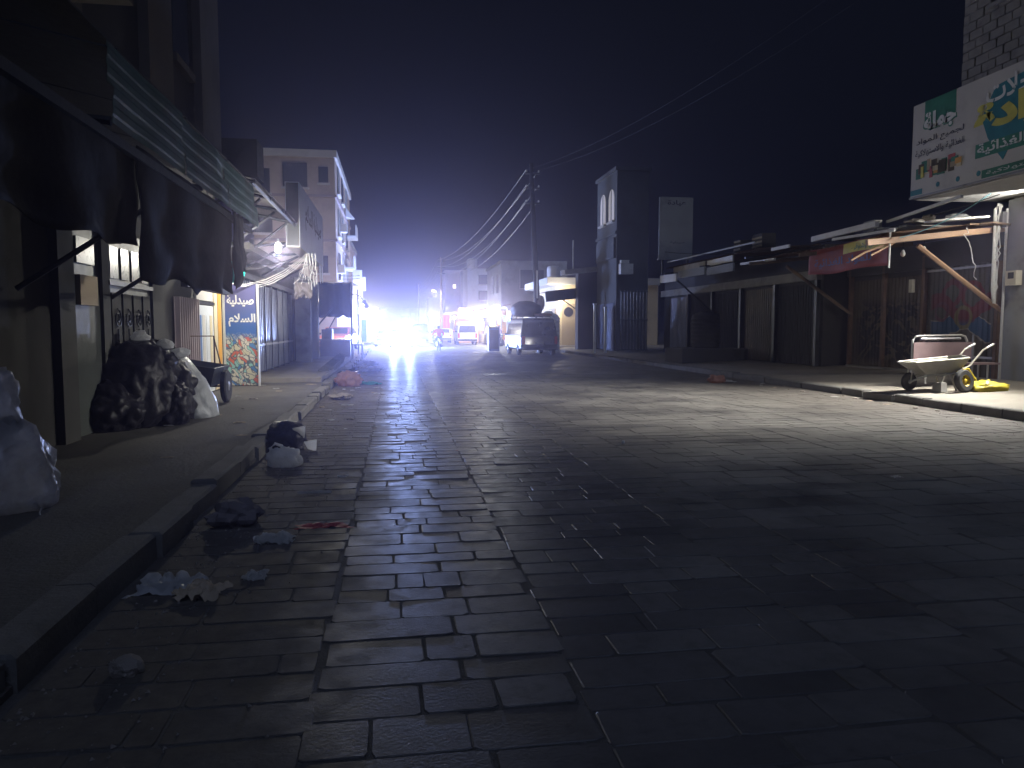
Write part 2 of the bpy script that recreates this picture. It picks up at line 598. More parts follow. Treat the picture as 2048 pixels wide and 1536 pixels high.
def crumple(c, d, seed, sub=3, amp=0.35, freq=1.6, flat=True, sharp=True):
    """a crushed bag-like closed skin with facets and creases"""
    import bmesh
    bm = bmesh.new()
    bmesh.ops.create_icosphere(bm, subdivisions=sub, radius=1.0)
    mb = MB()
    vs = []
    for q in bm.verts:
        p = q.co.copy()
        sd = Vector((seed * 3.7, seed * 1.3, seed * 7.1))
        k = 1 + amp * noise.noise(p * freq + sd) + amp * 0.7 * (abs(noise.noise(p * freq * 2.3 + sd)) - 0.25) * (1.6 if sharp else 1)
        k += amp * 0.35 * (abs(noise.noise(p * freq * 5.1 + sd)) - 0.2)
        p = p * k
        if flat and p.z < -0.62:
            p.z = -0.62 + (p.z + 0.62) * 0.1
        vs.append(Vector(c) + Vector((p.x * d[0], p.y * d[1], (p.z + (0.62 if flat else 0)) * d[2])))
    mb.add(vs, [tuple(x.index for x in f.verts) for f in bm.faces])
    bm.free()
    return mb


def catenary(a, b, sag, n=14, wob=0.0, seed=0):
    a, b = Vector(a), Vector(b)
    out = []
    for i in range(n + 1):
        t = i / n
        p = a.lerp(b, t)
        p.z -= sag * 4 * t * (1 - t)
        if wob and 0 < i < n:
            p += Vector((noise.noise(Vector((t * 9, seed, 0))), noise.noise(Vector((t * 9, seed, 5))), noise.noise(Vector((t * 9, seed, 9))))) * wob
        out.append(p)
    return out


# ================================================================== SETTING: ground, road, kerbs, pavements
def view_px(p):
    """pixel position in a 2048 wide picture, used only to rank pavers by how large they show"""
    f = co.rotation_euler.to_matrix() @ Vector((0, 0, -1))
    r_ = co.rotation_euler.to_matrix() @ Vector((1, 0, 0))
    u = co.rotation_euler.to_matrix() @ Vector((0, 1, 0))
    d = Vector(p) - co.location
    z = d.dot(f)
    if z < 0.3:
        return None
    return 1024 + 1500 * d.dot(r_) / z, 768 - 1500 * d.dot(u) / z, z


g = MB().grid(lambda a, b: Vector((-140 + 280 * a, -25 + 300 * b, -0.10)), 8, 8).build('ground', 'earth', local=True)
tag(g, kind='structure')
road = MB().grid(lambda a, b: Vector((-1.75 + 11.95 * a, -3 + 180 * b, -0.0045)), 6, 40).build('road', 'joint', local=True)
tag(road, kind='structure')

STRIPS = [-1.52, -0.35, 0.75, 2.05, 2.75, 4.05, 5.35, 6.5, 7.75, 8.9, 9.92]
rnd = random.Random(11)
blocks = []
for si in range(len(STRIPS) - 1):
    xa, xb = STRIPS[si], STRIPS[si + 1]
    y = 1.2 + rnd.random() * 0.2
    while y < 118:
        ja, jb = rnd.gauss(0, 0.011), rnd.gauss(0, 0.011)
        d = rnd.uniform(0.18, 0.29) if xa < 2.5 else rnd.uniform(0.24, 0.36)
        if y > 60:
            d *= 1.6
        n = rnd.choice((2, 3, 3, 4)) if xb - xa > 0.9 else rnd.choice((1, 2, 2))
        cuts = [0] + sorted(i / n + rnd.uniform(-0.12, 0.12) for i in range(1, n)) + [1]
        for k in range(n):
            x0, x1 = xa + (xb - xa) * cuts[k] + (ja if k == 0 else 0), xa + (xb - xa) * cuts[k + 1] + (jb if k == n - 1 else 0)
            dd = d * rnd.uniform(0.93, 1.0)
            blocks.append(((x0 + x1) / 2, y + d / 2 + rnd.uniform(-.008, .008), x1 - x0, dd))
        y += d
rank = []
for i, (x, y, bw, bd) in enumerate(blocks):
    q = view_px((x, y, 0))
    if q and -60 < q[0] < 2108 and q[1] < 1600:
        rank.append((bw * bd * 1.5 / q[2] ** 3, i))
rank.sort(reverse=True)
chosen = {i for _, i in rank[:300]}


def paver_shape(seed, gap=0.0):
    """unit stone block with worn corners: four rings"""
    q = random.Random(seed)
    vs = []
    corner = []
    for sx, sy in ((-1, -1), (1, -1), (1, 1), (-1, 1)):
        k1, k2 = q.uniform(0.02, 0.09), q.uniform(0.03, 0.12)
        a, b = Vector((sx * 0.5, sy * (0.5 - k2))), Vector((sx * (0.5 - k1), sy * 0.5))
        if sx * sy > 0:
            a, b = b, a
        corner += [a + Vector((q.uniform(-.008, .008), q.uniform(-.012, .012))), b + Vector((q.uniform(-.008, .008), q.uniform(-.012, .012)))]
    corner = [corner[1], corner[0], corner[3], corner[2], corner[5], corner[4], corner[7], corner[6]] if False else corner
    cx = sorted(corner, key=lambda p: math.atan2(p.y, p.x))
    for z, k in ((-0.05, 1.0), (-0.0035, 0.998), (0.0, 0.978)):
        for p in cx:
            vs.append(Vector((p.x * k, p.y * k, z)))
    fs = []
    for j in range(2):
        for i in range(8):
            a, b = j * 8 + i, j * 8 + (i + 1) % 8
            fs.append((a, b, b + 8, a + 8))
    fs.append(tuple(range(16, 24)))
    return vs, fs


SHAPES = [paver_shape(50 + i) for i in range(12)]
PMESH = []
for vs_, fs_ in SHAPES:
    me = bpy.data.meshes.new('paver')
    me.from_pydata([tuple(p) for p in vs_], [], fs_)
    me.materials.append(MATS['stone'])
    PMESH.append(me)
fv, ff, ft = [], [], []
for i, (x, y, bw, bd) in enumerate(blocks):
    k = rnd.randrange(12)
    gx = gy = rnd.uniform(0.001, 0.011)
    if any(abs(x - bw / 2 - s_) < .04 or abs(x + bw / 2 - s_) < .04 for s_ in STRIPS):
        gx += 0.007
    tx, ty = rnd.gauss(0, 0.0045), rnd.gauss(0, 0.0035)
    dz = rnd.gauss(0, 0.0010)
    rz = rnd.gauss(0, 0.008)
    tone = min(1, max(0, rnd.gauss(0.45, 0.28)))
    if i in chosen:
        o = bpy.data.objects.new('paver', PMESH[k])
        COL.objects.link(o)
        o.parent = road
        o.location = (x, y, dz)
        o.scale = (bw - gx, bd - gy, 1)
        o.rotation_euler = (tx, ty, rz)
        o['tone'] = tone
    else:
        mt = Matrix.Translation((x, y, dz)) @ Matrix.Rotation(rz, 4, 'Z') @ Matrix.Rotation(ty, 4, 'Y') @ Matrix.Rotation(tx, 4, 'X') @ Matrix.Diagonal((bw - gx, bd - gy, 1, 1))
        b0 = len(fv)
        fv += [tuple(mt @ p) for p in SHAPES[k][0]]
        ff += [tuple(q + b0 for q in f) for f in SHAPES[k][1]]
        ft += [tone] * len(SHAPES[k][1])
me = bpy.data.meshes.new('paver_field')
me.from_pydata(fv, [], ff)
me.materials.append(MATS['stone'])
at = me.attributes.new('tone', 'FLOAT', 'FACE')
at.data.foreach_set('value', ft)
pf = bpy.data.objects.new('paver_field', me)
COL.objects.link(pf)
pf.parent = road
tag(pf, kind='stuff')


def kerb_run(name, x, ys, wdt, h, mtl, jit=0.012, skip=(), back=0):
    base = MB().span((x - wdt / 2 + 0.02, ys[0], -0.09), (x + wdt / 2 - 0.02, ys[1], 0.03)).build(name, 'joint', local=True)
    tag(base, kind='structure')
    y = ys[0]
    k = 0
    while y < ys[1]:
        l = rnd.uniform(0.75, 1.05)
        if k not in skip:
            b = MB()
            q = [Vector((sx * wdt / 2, sy * (l / 2 - 0.014), z)) for z in (-0.02, h - 0.02) for sx, sy in ((-1, -1), (1, -1), (1, 1), (-1, 1))]
            q += [Vector((sx * (wdt / 2 - 0.025), sy * (l / 2 - 0.02), h)) for sx, sy in ((-1, -1), (1, -1), (1, 1), (-1, 1))]
            b.add(q, [(3, 2, 1, 0), (0, 1, 5, 4), (1, 2, 6, 5), (2, 3, 7, 6), (3, 0, 4, 7), (4, 5, 9, 8), (5, 6, 10, 9), (6, 7, 11, 10), (7, 4, 8, 11), (8, 9, 10, 11)])
            o = b.build('kerb_stone', mtl, base, local=True)
            o.location = (x + rnd.gauss(0, jit), y + l / 2, rnd.gauss(0, jit * 0.7))
            o.rotation_euler = (rnd.gauss(0, 0.012), rnd.gauss(0, 0.02), rnd.gauss(0, 0.012))
        y += l
        k += 1


kerb_run('kerb_left', -1.66, (0.5, 62), 0.22, 0.15, 'kerb', jit=0.02, skip=(19, 24, 25))
kerb_run('kerb_right', 10.06, (8.0, 66), 0.24, 0.15, 'kerb')


def slab(name, fn, nu, nv, m):
    mb = MB().grid(fn, nu, nv)
    o = mb.build(name, m, local=True, smooth=True)
    return tag(o, kind='structure')


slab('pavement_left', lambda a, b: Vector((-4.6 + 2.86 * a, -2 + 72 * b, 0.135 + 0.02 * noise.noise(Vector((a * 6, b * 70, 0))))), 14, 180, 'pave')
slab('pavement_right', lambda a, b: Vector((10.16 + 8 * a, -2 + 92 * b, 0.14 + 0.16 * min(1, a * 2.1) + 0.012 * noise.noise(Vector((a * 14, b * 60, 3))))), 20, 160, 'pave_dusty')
# raised landing before the metal doors, with a broken front edge
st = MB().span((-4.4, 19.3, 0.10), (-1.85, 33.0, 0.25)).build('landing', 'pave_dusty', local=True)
tag(st, kind='structure')


# ================================================================== LEFT SIDE
b1 = thing('shop_building', 'dark plastered building with the green sheet metal awning over its pavement', 'building', (-3.9, 8, 0))
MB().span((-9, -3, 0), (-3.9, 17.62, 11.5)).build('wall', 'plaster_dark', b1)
for ya, yb in ((16.1, 17.70), (12.8, 14.1), (9.0, 10.2)):
    MB().span((-3.95, ya, 4.6), (-3.74, yb, 11.4)).build('pilaster', 'plaster_brown', b1)
bal = MB().span((-3.95, 2.5, 5.15), (-2.9, 9.4, 5.38)).build('balcony', 'plaster_brown', b1)
MB().span((-3.02, 2.5, 5.385), (-2.92, 9.35, 6.3)).build('parapet', 'plaster_brown', bal)
for ya in (14.6,):
    wn = MB().span((-3.95, ya, 6.4), (-3.86, ya + 1.1, 8.1)).build('window', 'glass_dim', b1)
    MB().span((-3.9, ya - 0.1, 6.25), (-3.78, ya + 1.2, 6.39)).build('sill', 'plaster_brown', wn)
# pale pier and the two metal doors under the tarps
MB().span((-3.96, 9.35, 0.1), (-3.80, 9.78, 2.9)).build('pier', 'plaster_dim', b1)
MB().span((-3.96, 10.72, 0.1), (-3.82, 10.98, 2.9)).build('pier', 'plaster_dim', b1)
MB().span((-3.96, 12.8, 0.1), (-3.82, 13.4, 2.9)).build('pier', 'plaster_dim', b1)


def scroll(c, r_, n=22, turns=1.6, flip=1):
    out = []
    for i in range(n):
        t = i / (n - 1)
        q = t * turns * 2 * math.pi
        k = r_ * (1 - 0.75 * t)
        out.append(Vector((c[0], c[1] + flip * k * math.sin(q), c[2] + k * math.cos(q))))
    return out


dA = MB().span((-3.9, 9.8, 0.15), (-3.86, 10.7, 2.75)).build('door', 'door_grey', b1)
MB().span((-3.87, 9.95, 1.78), (-3.80, 10.5, 2.15)).build('letter_plate', 'plaster_tan', dA)
MB().span((-3.87, 9.95, 2.3), (-3.83, 10.5, 2.62)).build('fanlight', 'pane_pale', dA)
dB = MB().span((-3.9, 11.0, 0.15), (-3.86, 12.78, 2.85)).build('door', 'door_grey', b1)
for k in range(4):
    y0 = 11.08 + k * 0.43
    pn = MB().span((-3.87, y0, 2.18), (-3.845, y0 + 0.3, 2.62)).build('pane', 'pane_pale', dB)
    MB().span((-3.87, y0, 0.5), (-3.835, y0 + 0.33, 1.98)).build('panel', 'plaster_dim', dB)
    mb = MB()
    mb.tube(scroll((-3.82, y0 + 0.16, 1.62), 0.14), 0.012, 5)
    mb.tube([(-3.82, y0 + 0.16, 1.48), (-3.82, y0 + 0.16, 0.7)], 0.012, 5)
    mb.build('scroll_bar', 'steel_dark', dB)
MB().span((-3.9, 10.96, 2.08), (-3.81, 12.8, 2.14)).build('rail', 'steel_dark', dB)
# folding shutter, posters, painted strips
fs = MB().corrugated((-3.86, 14.1, 0.2), (0, 1, 0), (0, 0, 1), (1, 0, 0), 1.45, 1.85, 0.145, 0.08).build('folding_shutter', 'plaster_mauve', b1)
MB().span((-3.93, 15.62, 0.15), (-3.85, 16.95, 1.95)).build('poster_board', 'sign_pale', b1)
pb = MB().span((-3.93, 15.62, 1.97), (-3.84, 17.1, 2.03)).build('rail', 'steel_dark', b1)
MB().span((-3.93, 15.62, 2.05), (-3.85, 16.95, 2.4)).build('poster_board', 'sign_white', b1)
for k in range(4):
    MB().span((-3.86, 15.72 + k * 0.3, 0.5 + 0.2 * (k % 2)), (-3.845, 15.93 + k * 0.3, 1.75)).build('poster', ['plastic_blue', 'sign_white', 'sign_pale', 'plaster_cream'][k], b1)
MB().span((-3.93, 16.97, 0.15), (-3.84, 17.3, 2.45)).build('painted_strip', 'plaster_cream', b1)
MB().span((-3.93, 17.3, 0.15), (-3.83, 17.60, 2.6)).build('painted_strip', 'sign_orange', b1)

# green awning: two ribbed bands, each of three sheets, on brackets
aw = thing('metal_awning', 'long green ribbed sheet metal awning above the rubbish heap', 'awning', (-2.9, 8.5, 2.9))
for band, (z0, z1, xx) in enumerate(((2.92, 3.19, -1.92), (3.22, 3.50, -1.98))):
    for k in range(3):
        ya = 5.72 + k * 1.86 + (0.05 if band else 0)
        MB().corrugated((xx + rnd.uniform(-.015, .015), ya, z0 + rnd.uniform(-.012, .012)), (0, 0, 1), (0, 1, 0), (1, 0, 0), z1 - z0, 1.84, 0.125, 0.006, warp=0.04, seed=k + band * 5).build('sheet', 'green_sheet', aw)
for k in range(4):
    ya = 4.2 + k * 1.85
    MB().add([(-1.99, ya, 3.53), (-3.9, ya, 3.95), (-3.9, ya + 1.8, 3.95), (-1.99, ya + 1.8, 3.53), (-1.99, ya, 3.545), (-3.9, ya, 3.965), (-3.9, ya + 1.8, 3.965), (-1.99, ya + 1.8, 3.545)],
             [(0, 1, 2, 3), (7, 6, 5, 4), (0, 3, 7, 4), (1, 5, 6, 2), (0, 4, 5, 1), (3, 2, 6, 7)]).build('roof_sheet', 'tarp_black', aw)
for ya in (5.9, 8.5, 11.1):
    MB().tube([(-3.86, ya, 3.1), (-2.0, ya, 2.98)], 0.035, 6).build('bracket', 'steel_dark', aw)
    MB().tube([(-3.86, ya, 1.9), (-2.25, ya, 2.96)], 0.03, 6).build('brace', 'steel_dark', aw)
MB().span((-2.06, 3.6, 2.84), (-2.0, 11.3, 2.91)).build('beam', 'tarp_black', aw)


def hung_cloth(y0, y1, ztop, zb0, zb1, x, depth, seed, waves=7):
    def fn(a, b):
        y = y0 + (y1 - y0) * a
        zb = zb0 + (zb1 - zb0) * a + 0.16 * noise.noise(Vector((a * 5, seed, 0)))
        k = 1 - b
        f = math.sin(a * waves * 2 * math.pi + 2 * noise.noise(Vector((a * 4, seed, 2)))) * depth * (0.3 + 0.7 * k)
        return Vector((x + f + 0.08 * k * noise.noise(Vector((a * 5, k * 3, seed))), y + 0.05 * noise.noise(Vector((a * 5, k * 4, seed + 4))), zb + (ztop - zb) * b))
    return MB().grid(fn, 70, 14)


def solidify(o, t):
    m = o.modifiers.new('thickness', 'SOLIDIFY')
    m.thickness = t
    return o


t1 = solidify(hung_cloth(2.2, 6.55, 2.9, 2.05, 2.16, -2.05, 0.03, 1, 3).build('hanging_tarp', 'tarp_dark', smooth=True), 0.006)
tag(t1, 'dark tarp hanging in folds from the near end of the green awning', 'tarp')
t2 = solidify(hung_cloth(6.5, 10.0, 2.95, 1.88, 1.92, -2.02, 0.03, 2, 3).build('hanging_tarp', 'tarp_dark', smooth=True), 0.006)
tag(t2, 'purplish brown tarp hanging lower under the far half of the green awning', 'tarp')
t3 = solidify(hung_cloth(9.95, 10.55, 2.95, 1.98, 2.3, -1.98, 0.07, 3, 3).build('hanging_tarp', 'tarp_black', smooth=True), 0.006)
tag(t3, 'black bundled tarp hanging at the far end of the green awning', 'tarp')
# dark shop front boards between the tarps and the shutter
bd = MB()
bd.span((-2.85, 10.75, 2.05), (-2.76, 13.4, 3.2))
tag(bd.build('canopy_board', 'tarp_black'), 'dark board under the awning in front of the folding shutter', 'board')


# pharmacy end panel with printed capsules
def pills_fn(t, pos, base, b):
    sep = t.node('ShaderNodeSeparateXYZ')
    t.put(sep.inputs[0], pos)
    X, Z = sep.outputs[0], sep.outputs[2]
    cmb = t.node('ShaderNodeCombineXYZ')
    wob = t.math('MULTIPLY', t.noise(pos, 3.0, 2), 0.5)
    t.put(cmb.inputs[0], t.math('MULTIPLY', t.math('ADD', X, wob), 13.0))
    t.put(cmb.inputs[1], t.math('MULTIPLY', t.math('ADD', t.math('MULTIPLY', Z, 0.8), t.math('MULTIPLY', X, 0.5)), 12.0))
    vo = t.node('ShaderNodeTexVoronoi', feature='F1')
    t.put(vo.inputs['Vector'], cmb.outputs[0])
    vo.inputs['Scale'].default_value = 1.0
    ve = t.node('ShaderNodeTexVoronoi', feature='DISTANCE_TO_EDGE')
    t.put(ve.inputs['Vector'], cmb.outputs[0])
    ve.inputs['Scale'].default_value = 1.0
    sc = t.node('ShaderNodeSeparateColor')
    t.put(sc.inputs[0], vo.outputs['Color'])
    c = t.mix(t.step(sc.outputs[0], 0.60, 0.62), (0.68, 0.66, 0.58), (0.30, 0.58, 0.55))
    c = t.mix(t.step(sc.outputs[0], 0.80, 0.82), c, (0.62, 0.16, 0.10))
    c = t.mix(t.step(sc.outputs[1], 0.86, 0.88), c, (0.08, 0.22, 0.50))
    c = t.mix(t.step(sc.outputs[2], 0.88, 0.90), c, (0.62, 0.60, 0.45))
    c = t.mix(t.step(ve.outputs['Distance'], 0.11, 0.03), c, (0.10, 0.13, 0.17))
    blue = t.mix(t.step(Z, 1.25, 2.3), (0.045, 0.14, 0.42), (0.10, 0.10, 0.24))
    edge = t.math('ADD', Z, t.math('MULTIPLY', t.noise(pos, 7, 2), 0.3))
    return t.mix(t.step(edge, 1.36, 1.52), c, blue)


mat('pills', rough=0.4, bump=0.05, spec=0.4, fn=pills_fn)
ph = thing('pharmacy_sign', 'blue printed pharmacy panel covered with pills at the end of the metal doors', 'sign', (-3.55, 18.2, 0.14))
MB().span((-3.86, 18.14, 0.16), (-3.16, 18.22, 2.5)).build('board', 'pills', ph)
MB().span((-3.91, 18.10, 0.14), (-3.865, 18.24, 2.55)).build('post', 'white_metal', ph)
MB().span((-3.155, 18.10, 0.14), (-3.125, 18.24, 2.5)).build('post', 'white_metal', ph)
writing('صيدلية', (-3.82, 18.14, 1.98), (1, 0, 0), (0, 0, 1), 0.60, 0.27, 'ink_white', ph, 0.03)
writing('السلام', (-3.79, 18.14, 1.52), (1, 0, 0), (0, 0, 1), 0.60, 0.30, 'ink_white', ph, 0.03)
# low pharmacy row behind the panel: pier, metal door leaves, roof
b2 = thing('pharmacy_building', 'low row with tall blue metal door leaves behind the pharmacy panel', 'building', (-5, 25, 0.1))
MB().span((-9, 18.25, 0.1), (-3.75, 31.6, 3.3)).build('wall', 'plaster_dim', b2)
MB().span((-4.12, 17.66, 0.1), (-3.93, 18.1, 2.7)).build('pier', 'plaster_cream', b2)
for k in range(8):
    ya = 18.6 + k * 1.14
    lf = MB().corrugated((-3.66, ya + 0.03, 0.3), (0, 1, 0), (0, 0, 1), (1, 0, 0), 1.06, 2.35, 0.265, 0.045).build('door_leaf', 'door_blue', b2)
    MB().span((-3.68, ya + 0.02, 1.0), (-3.595, ya + 1.1, 1.06)).build('bar', 'door_blue', lf)
    MB().span((-3.70, ya - 0.035, 0.26), (-3.585, ya + 0.02, 2.7)).build('post', 'door_blue', b2)
MB().span((-3.72, 18.5, 2.7), (-3.56, 27.9, 2.84)).build('lintel', 'steel_dark', b2)
MB().span((-9, 18.2, 3.3), (-3.3, 31.7, 3.46)).build('roof', 'plaster_dim', b2)
MB().span((-3.55, 28.0, 0.25), (-3.02, 28.5, 3.3)).build('pier', 'plaster_grey', b2)
MB().span((-3.60, 30.9, 0.25), (-3.05, 31.4, 3.3)).build('pier', 'plaster_grey', b2)
MB().corrugated((-3.66, 28.55, 0.3), (0, 1, 0), (0, 0, 1), (1, 0, 0), 2.3, 2.4, 0.2, 0.04).build('door_leaf', 'door_black', b2)

sg = thing('shop_sign', 'big pale box sign with dark lettering jutting over the left pavement', 'sign', (-2.45, 22.4, 3.4))
MB().span((-2.64, 19.4, 3.5), (-2.3, 25.5, 5.08)).build('case', 'sign_pale', sg)
MB().span((-2.62, 19.385, 3.52), (-2.32, 19.40, 5.06)).build('end_panel', 'door_grey', sg)
MB().span((-2.63, 19.41, 3.485), (-2.31, 25.4, 3.499)).build('underside', 'plastic_cream', sg)
writing('صيدلية السلام', (-2.3, 20.6, 4.05), (0, 1, 0), (0, 0, 1), 4.2, 0.75, 'ink', sg, 0.03, 0.006)
for ya in (19.7, 22.4, 25.2):
    MB().tube([(-3.75, ya, 3.5), (-2.55, ya, 3.62)], 0.035, 5).build('arm', 'steel_dark', sg)
    MB().tube([(-3.75, ya, 2.95), (-2.6, ya, 3.6)], 0.03, 5).build('brace', 'steel_dark', sg)
for k, (zz, yy) in enumerate(((2.9, 24.4), (2.95, 25.1))):
    MB().add([(-2.32, yy, zz + .6), (-2.32, yy + .45, zz + .6), (-2.32, yy + .4, zz), (-2.32, yy + .1, zz + .08), (-2.335, yy, zz + .6), (-2.335, yy + .45, zz + .6), (-2.335, yy + .4, zz), (-2.335, yy + .1, zz + .08)],
             [(0, 1, 2, 3), (7, 6, 5, 4), (0, 4, 5, 1), (1, 5, 6, 2), (2, 6, 7, 3), (3, 7, 4, 0)]).build('torn_strip', 'sign_pale', sg)

cn = thing('pharmacy_canopy', 'dark lean-to canopy frame between the green awning and the box sign', 'canopy', (-3.2, 16, 2.8))
MB().add([(-3.8, 13.6, 4.35), (-2.35, 13.6, 4.05), (-2.35, 19.2, 4.05), (-3.8, 19.2, 4.35), (-3.8, 13.6, 4.37), (-2.35, 13.6, 4.07), (-2.35, 19.2, 4.07), (-3.8, 19.2, 4.37)],
         [(3, 2, 1, 0), (4, 5, 6, 7), (0, 1, 5, 4), (1, 2, 6, 5), (2, 3, 7, 6), (3, 0, 4, 7)]).build('roof_sheet', 'tarp_dark', cn)
for ya in (13.7, 15.4, 17.1, 18.9):
    MB().tube([(-3.8, ya, 4.3), (-2.35, ya, 4.0)], 0.035, 5).build('rafter', 'steel_dark', cn)
    MB().tube([(-3.82, ya, 3.0), (-2.55, ya, 4.0)], 0.03, 5).build('brace', 'steel_dark', cn)
MB().tube([(-2.4, 13.6, 3.98), (-2.4, 19.2, 3.98)], 0.03, 5).build('purlin', 'steel_dark', cn)
MB().span((-3.0, 14.2, 4.2), (-2.4, 14.9, 4.85)).build('water_box', 'plastic_black', cn)

cb = thing('cable_bundle', 'sagging bundle of pale cables strung below the box sign', 'cable', (-3, 18.4, 2.4))
for k in range(4):
    MB().tube(catenary((-3.8, 17.5 + .1 * k, 2.5 + .02 * k), (-2.12 + .02 * k, 19.0 + 0.05 * k, 3.30), 0.28 + 0.045 * k, 18, 0.03, k), 0.006, 5).build('cable', 'wire_white', cb)
for k in range(5):
    MB().tube(catenary((-2.42 + .09 * k, 18.9, 2.55 + .08 * (k % 2)), (-2.1, 19.0, 3.28), 0.12, 10, 0.03, 20 + k), 0.006, 5).build('cable', 'wire_white', cb)
for k in range(3):
    MB().tube(catenary((-2.05 + .07 * k, 19.0, 3.3), (-2.0 + .06 * k, 19.02, 2.42 + .07 * k), 0.0, 10, 0.05, 30 + k), 0.012, 5).build('cable', 'wire_white', cb)
for k in range(3):
    MB().tube(catenary((-3.8, 17.2, 2.75 + .06 * k), (-2.3, 18.7, 3.2), 0.12 + .03 * k, 12, 0.02, 40 + k), 0.012, 5).build('cable', 'wire_black', cb)
rag = hung_cloth(0, 0.42, 0.4, 0.0, 0.06, 0, 0.04, 9, 2)
rag.v = [Vector((-2.42 + p.y, 19.05 + p.x, 2.2 + p.z)) for p in rag.v]
tag(solidify(rag.build('rag', 'cloth_brown', smooth=True), 0.005), 'greyish rag hanging from the cable bundle', 'rag')

bl = thing('hanging_bulb', 'lit white bulb hanging under the canopy before the box sign', 'bulb', (-2.51, 17.2, 3.1))
MB().lathe([(0.012, 3.15), (0.05, 3.16), (0.062, 3.20), (0.062, 3.31), (0.04, 3.34), (0.02, 3.35)], (-2.51, 17.2, 0), 12).build('globe', 'lamp_white', bl, smooth=True)
MB().lathe([(0.022, 3.35), (0.026, 3.36), (0.026, 3.42), (0.01, 3.44)], (-2.51, 17.2, 0), 10).build('socket', 'plastic_white', bl)
lamp('bulb_light', (-2.51, 17.2, 3.09), 330, (1.0, 0.96, 0.84), 0.05, bl)
nb = thing('neon_sign', 'small round teal sign with a lit green rim under the canopy', 'sign', (-3.1, 16.0, 2.4))
MB().lathe([(0.005, 0.0), (0.22, 0.0), (0.22, 0.05), (0.005, 0.05)], (-3.24, 16.0, 2.62), 20, axis='Y').build('disc', 'plastic_teal', nb)
MB().tube([(-3.24 + .235 * math.cos(q), 15.98, 2.62 + .235 * math.sin(q)) for q in [R(-65 + 12 * i) for i in range(9)]], 0.016, 6).build('rim_tube', 'neon_cyan', nb)

# hand cart by the pharmacy
ct = thing('hand_cart', 'dark hand cart with a tall rail parked by the pharmacy panel', 'cart', (-3.3, 14.2, 0.14))
body = MB()
body.add([(-3.85, 13.55, .92), (-3.1, 13.6, .80), (-3.1, 14.75, .80), (-3.85, 14.75, .92), (-3.75, 13.65, .48), (-3.2, 13.7, .48), (-3.2, 14.6, .48), (-3.75, 14.6, .48)],
         [(4, 5, 6, 7), (0, 4, 7, 3), (1, 2, 6, 5), (0, 1, 5, 4), (3, 7, 6, 2)])
solidify(body.build('tray', 'steel_dark', ct), 0.02)
MB().tube([(-3.86, 14.8, .5), (-3.86, 14.8, 1.34), (-3.36, 14.8, 1.34), (-3.36, 14.8, .5)], 0.018, 6).build('rail', 'rust', ct)
MB().tube([(-3.36, 14.8, 1.3), (-3.12, 14.4, .6)], 0.012, 5).build('stay', 'steel_dark', ct)
for xx in (-3.05, -3.85):
    wh = MB().lathe([(0.12, -.05), (0.27, -.05), (0.30, -.03), (0.30, .03), (0.27, .05), (0.12, .05)], (xx, 14.25, .44), 18, axis='X').build('tyre', 'rubber', ct, smooth=False)
    MB().lathe([(0.03, -.06), (0.12, -.045), (0.12, .045), (0.03, .06)], (xx, 14.25, .44), 12, axis='X').build('hub', 'steel', wh)
MB().tube([(-3.85, 14.25, .44), (-3.05, 14.25, .44)], 0.02, 6).build('axle', 'steel_dark', ct)
for xx in (-3.7, -3.25):
    MB().tube([(xx, 13.7, .5), (xx, 13.65, .15)], 0.016, 5).build('leg', 'steel_dark', ct)

# rubbish heap
hp = thing('rubbish_heap', 'big heap of black rubbish sacks piled against the metal doors', 'rubbish', (-3.4, 11.4, 0.14))
for k, (x, y, z, dx, dy, dz) in enumerate(((-3.42, 11.2, .12, .60, .62, .72), (-3.2, 11.85, .12, .50, .5, .62), (-3.55, 10.7, .12, .42, .42, .42), (-3.35, 11.5, .62, .48, .5, .45), (-2.95, 11.3, .12, .32, .36, .40))):
    crumple((x - .24, y, z), (dx, dy, dz), k + 3, 5, 0.17, 1.5).build('sack', 'bag_black', hp, smooth=True)
for k, (x, y, z) in enumerate(((-3.05, 11.5, 1.20), (-2.88, 11.6, 1.06), (-3.3, 11.2, 1.32))):
    crumple((x - .24, y, z), (.12, .12, .09), 60 + k, 2, 0.5, 2.0).build('scrap', 'bag_white', hp)
wb = crumple((0, 0, 0), (.24, .36, .62), 5, 4, 0.20, 1.4)
for p in wb.v:
    p.x += -0.42 * (p.z - 0.1) + 0.02
    p.y += 0.05 * p.z
wb.v = [p + Vector((-2.95, 12.0, 0.14)) for p in wb.v]
wb.v = [Vector((p.x, p.y, max(p.z, 0.145))) for p in wb.v]
tag(wb.build('plastic_sack', 'milky_film', smooth=True), 'torn white plastic sack slumped against the black rubbish heap', 'sack')
for k, (c, d, lbl) in enumerate((((-2.83, 6.1, .13), (.27, .26, .40), 'lower clear plastic bag standing at the edge of the dark pavement'),
                                 ((-3.08, 6.12, .70), (.26, .24, .38), 'upper clear plastic bag bulging on top of another bag'),
                                 ((-3.35, 6.3, .13), (.30, .30, .50), 'clear plastic bag behind the lower clear bag, against the tarp'))):
    m_ = crumple(c, d, 71 + k, 4, 0.30, 1.5)
    tag(m_.build('clear_bag', 'clear_film', smooth=True), lbl, 'bag')
MB().tube([(-2.66, 6.0, .2), (-2.63, 5.96, .15), (-2.60, 5.9, .145), (-2.57, 5.84, .145)], 0.004, 5)
sr = MB().tube([(-2.64, 6.02, .24), (-2.61, 5.95, .16), (-2.59, 5.88, .146), (-2.55, 5.8, .146)], 0.005, 5).build('string', 'wire_white')
tag(sr, 'short pale string trailing from the clear bag on the pavement', 'string')


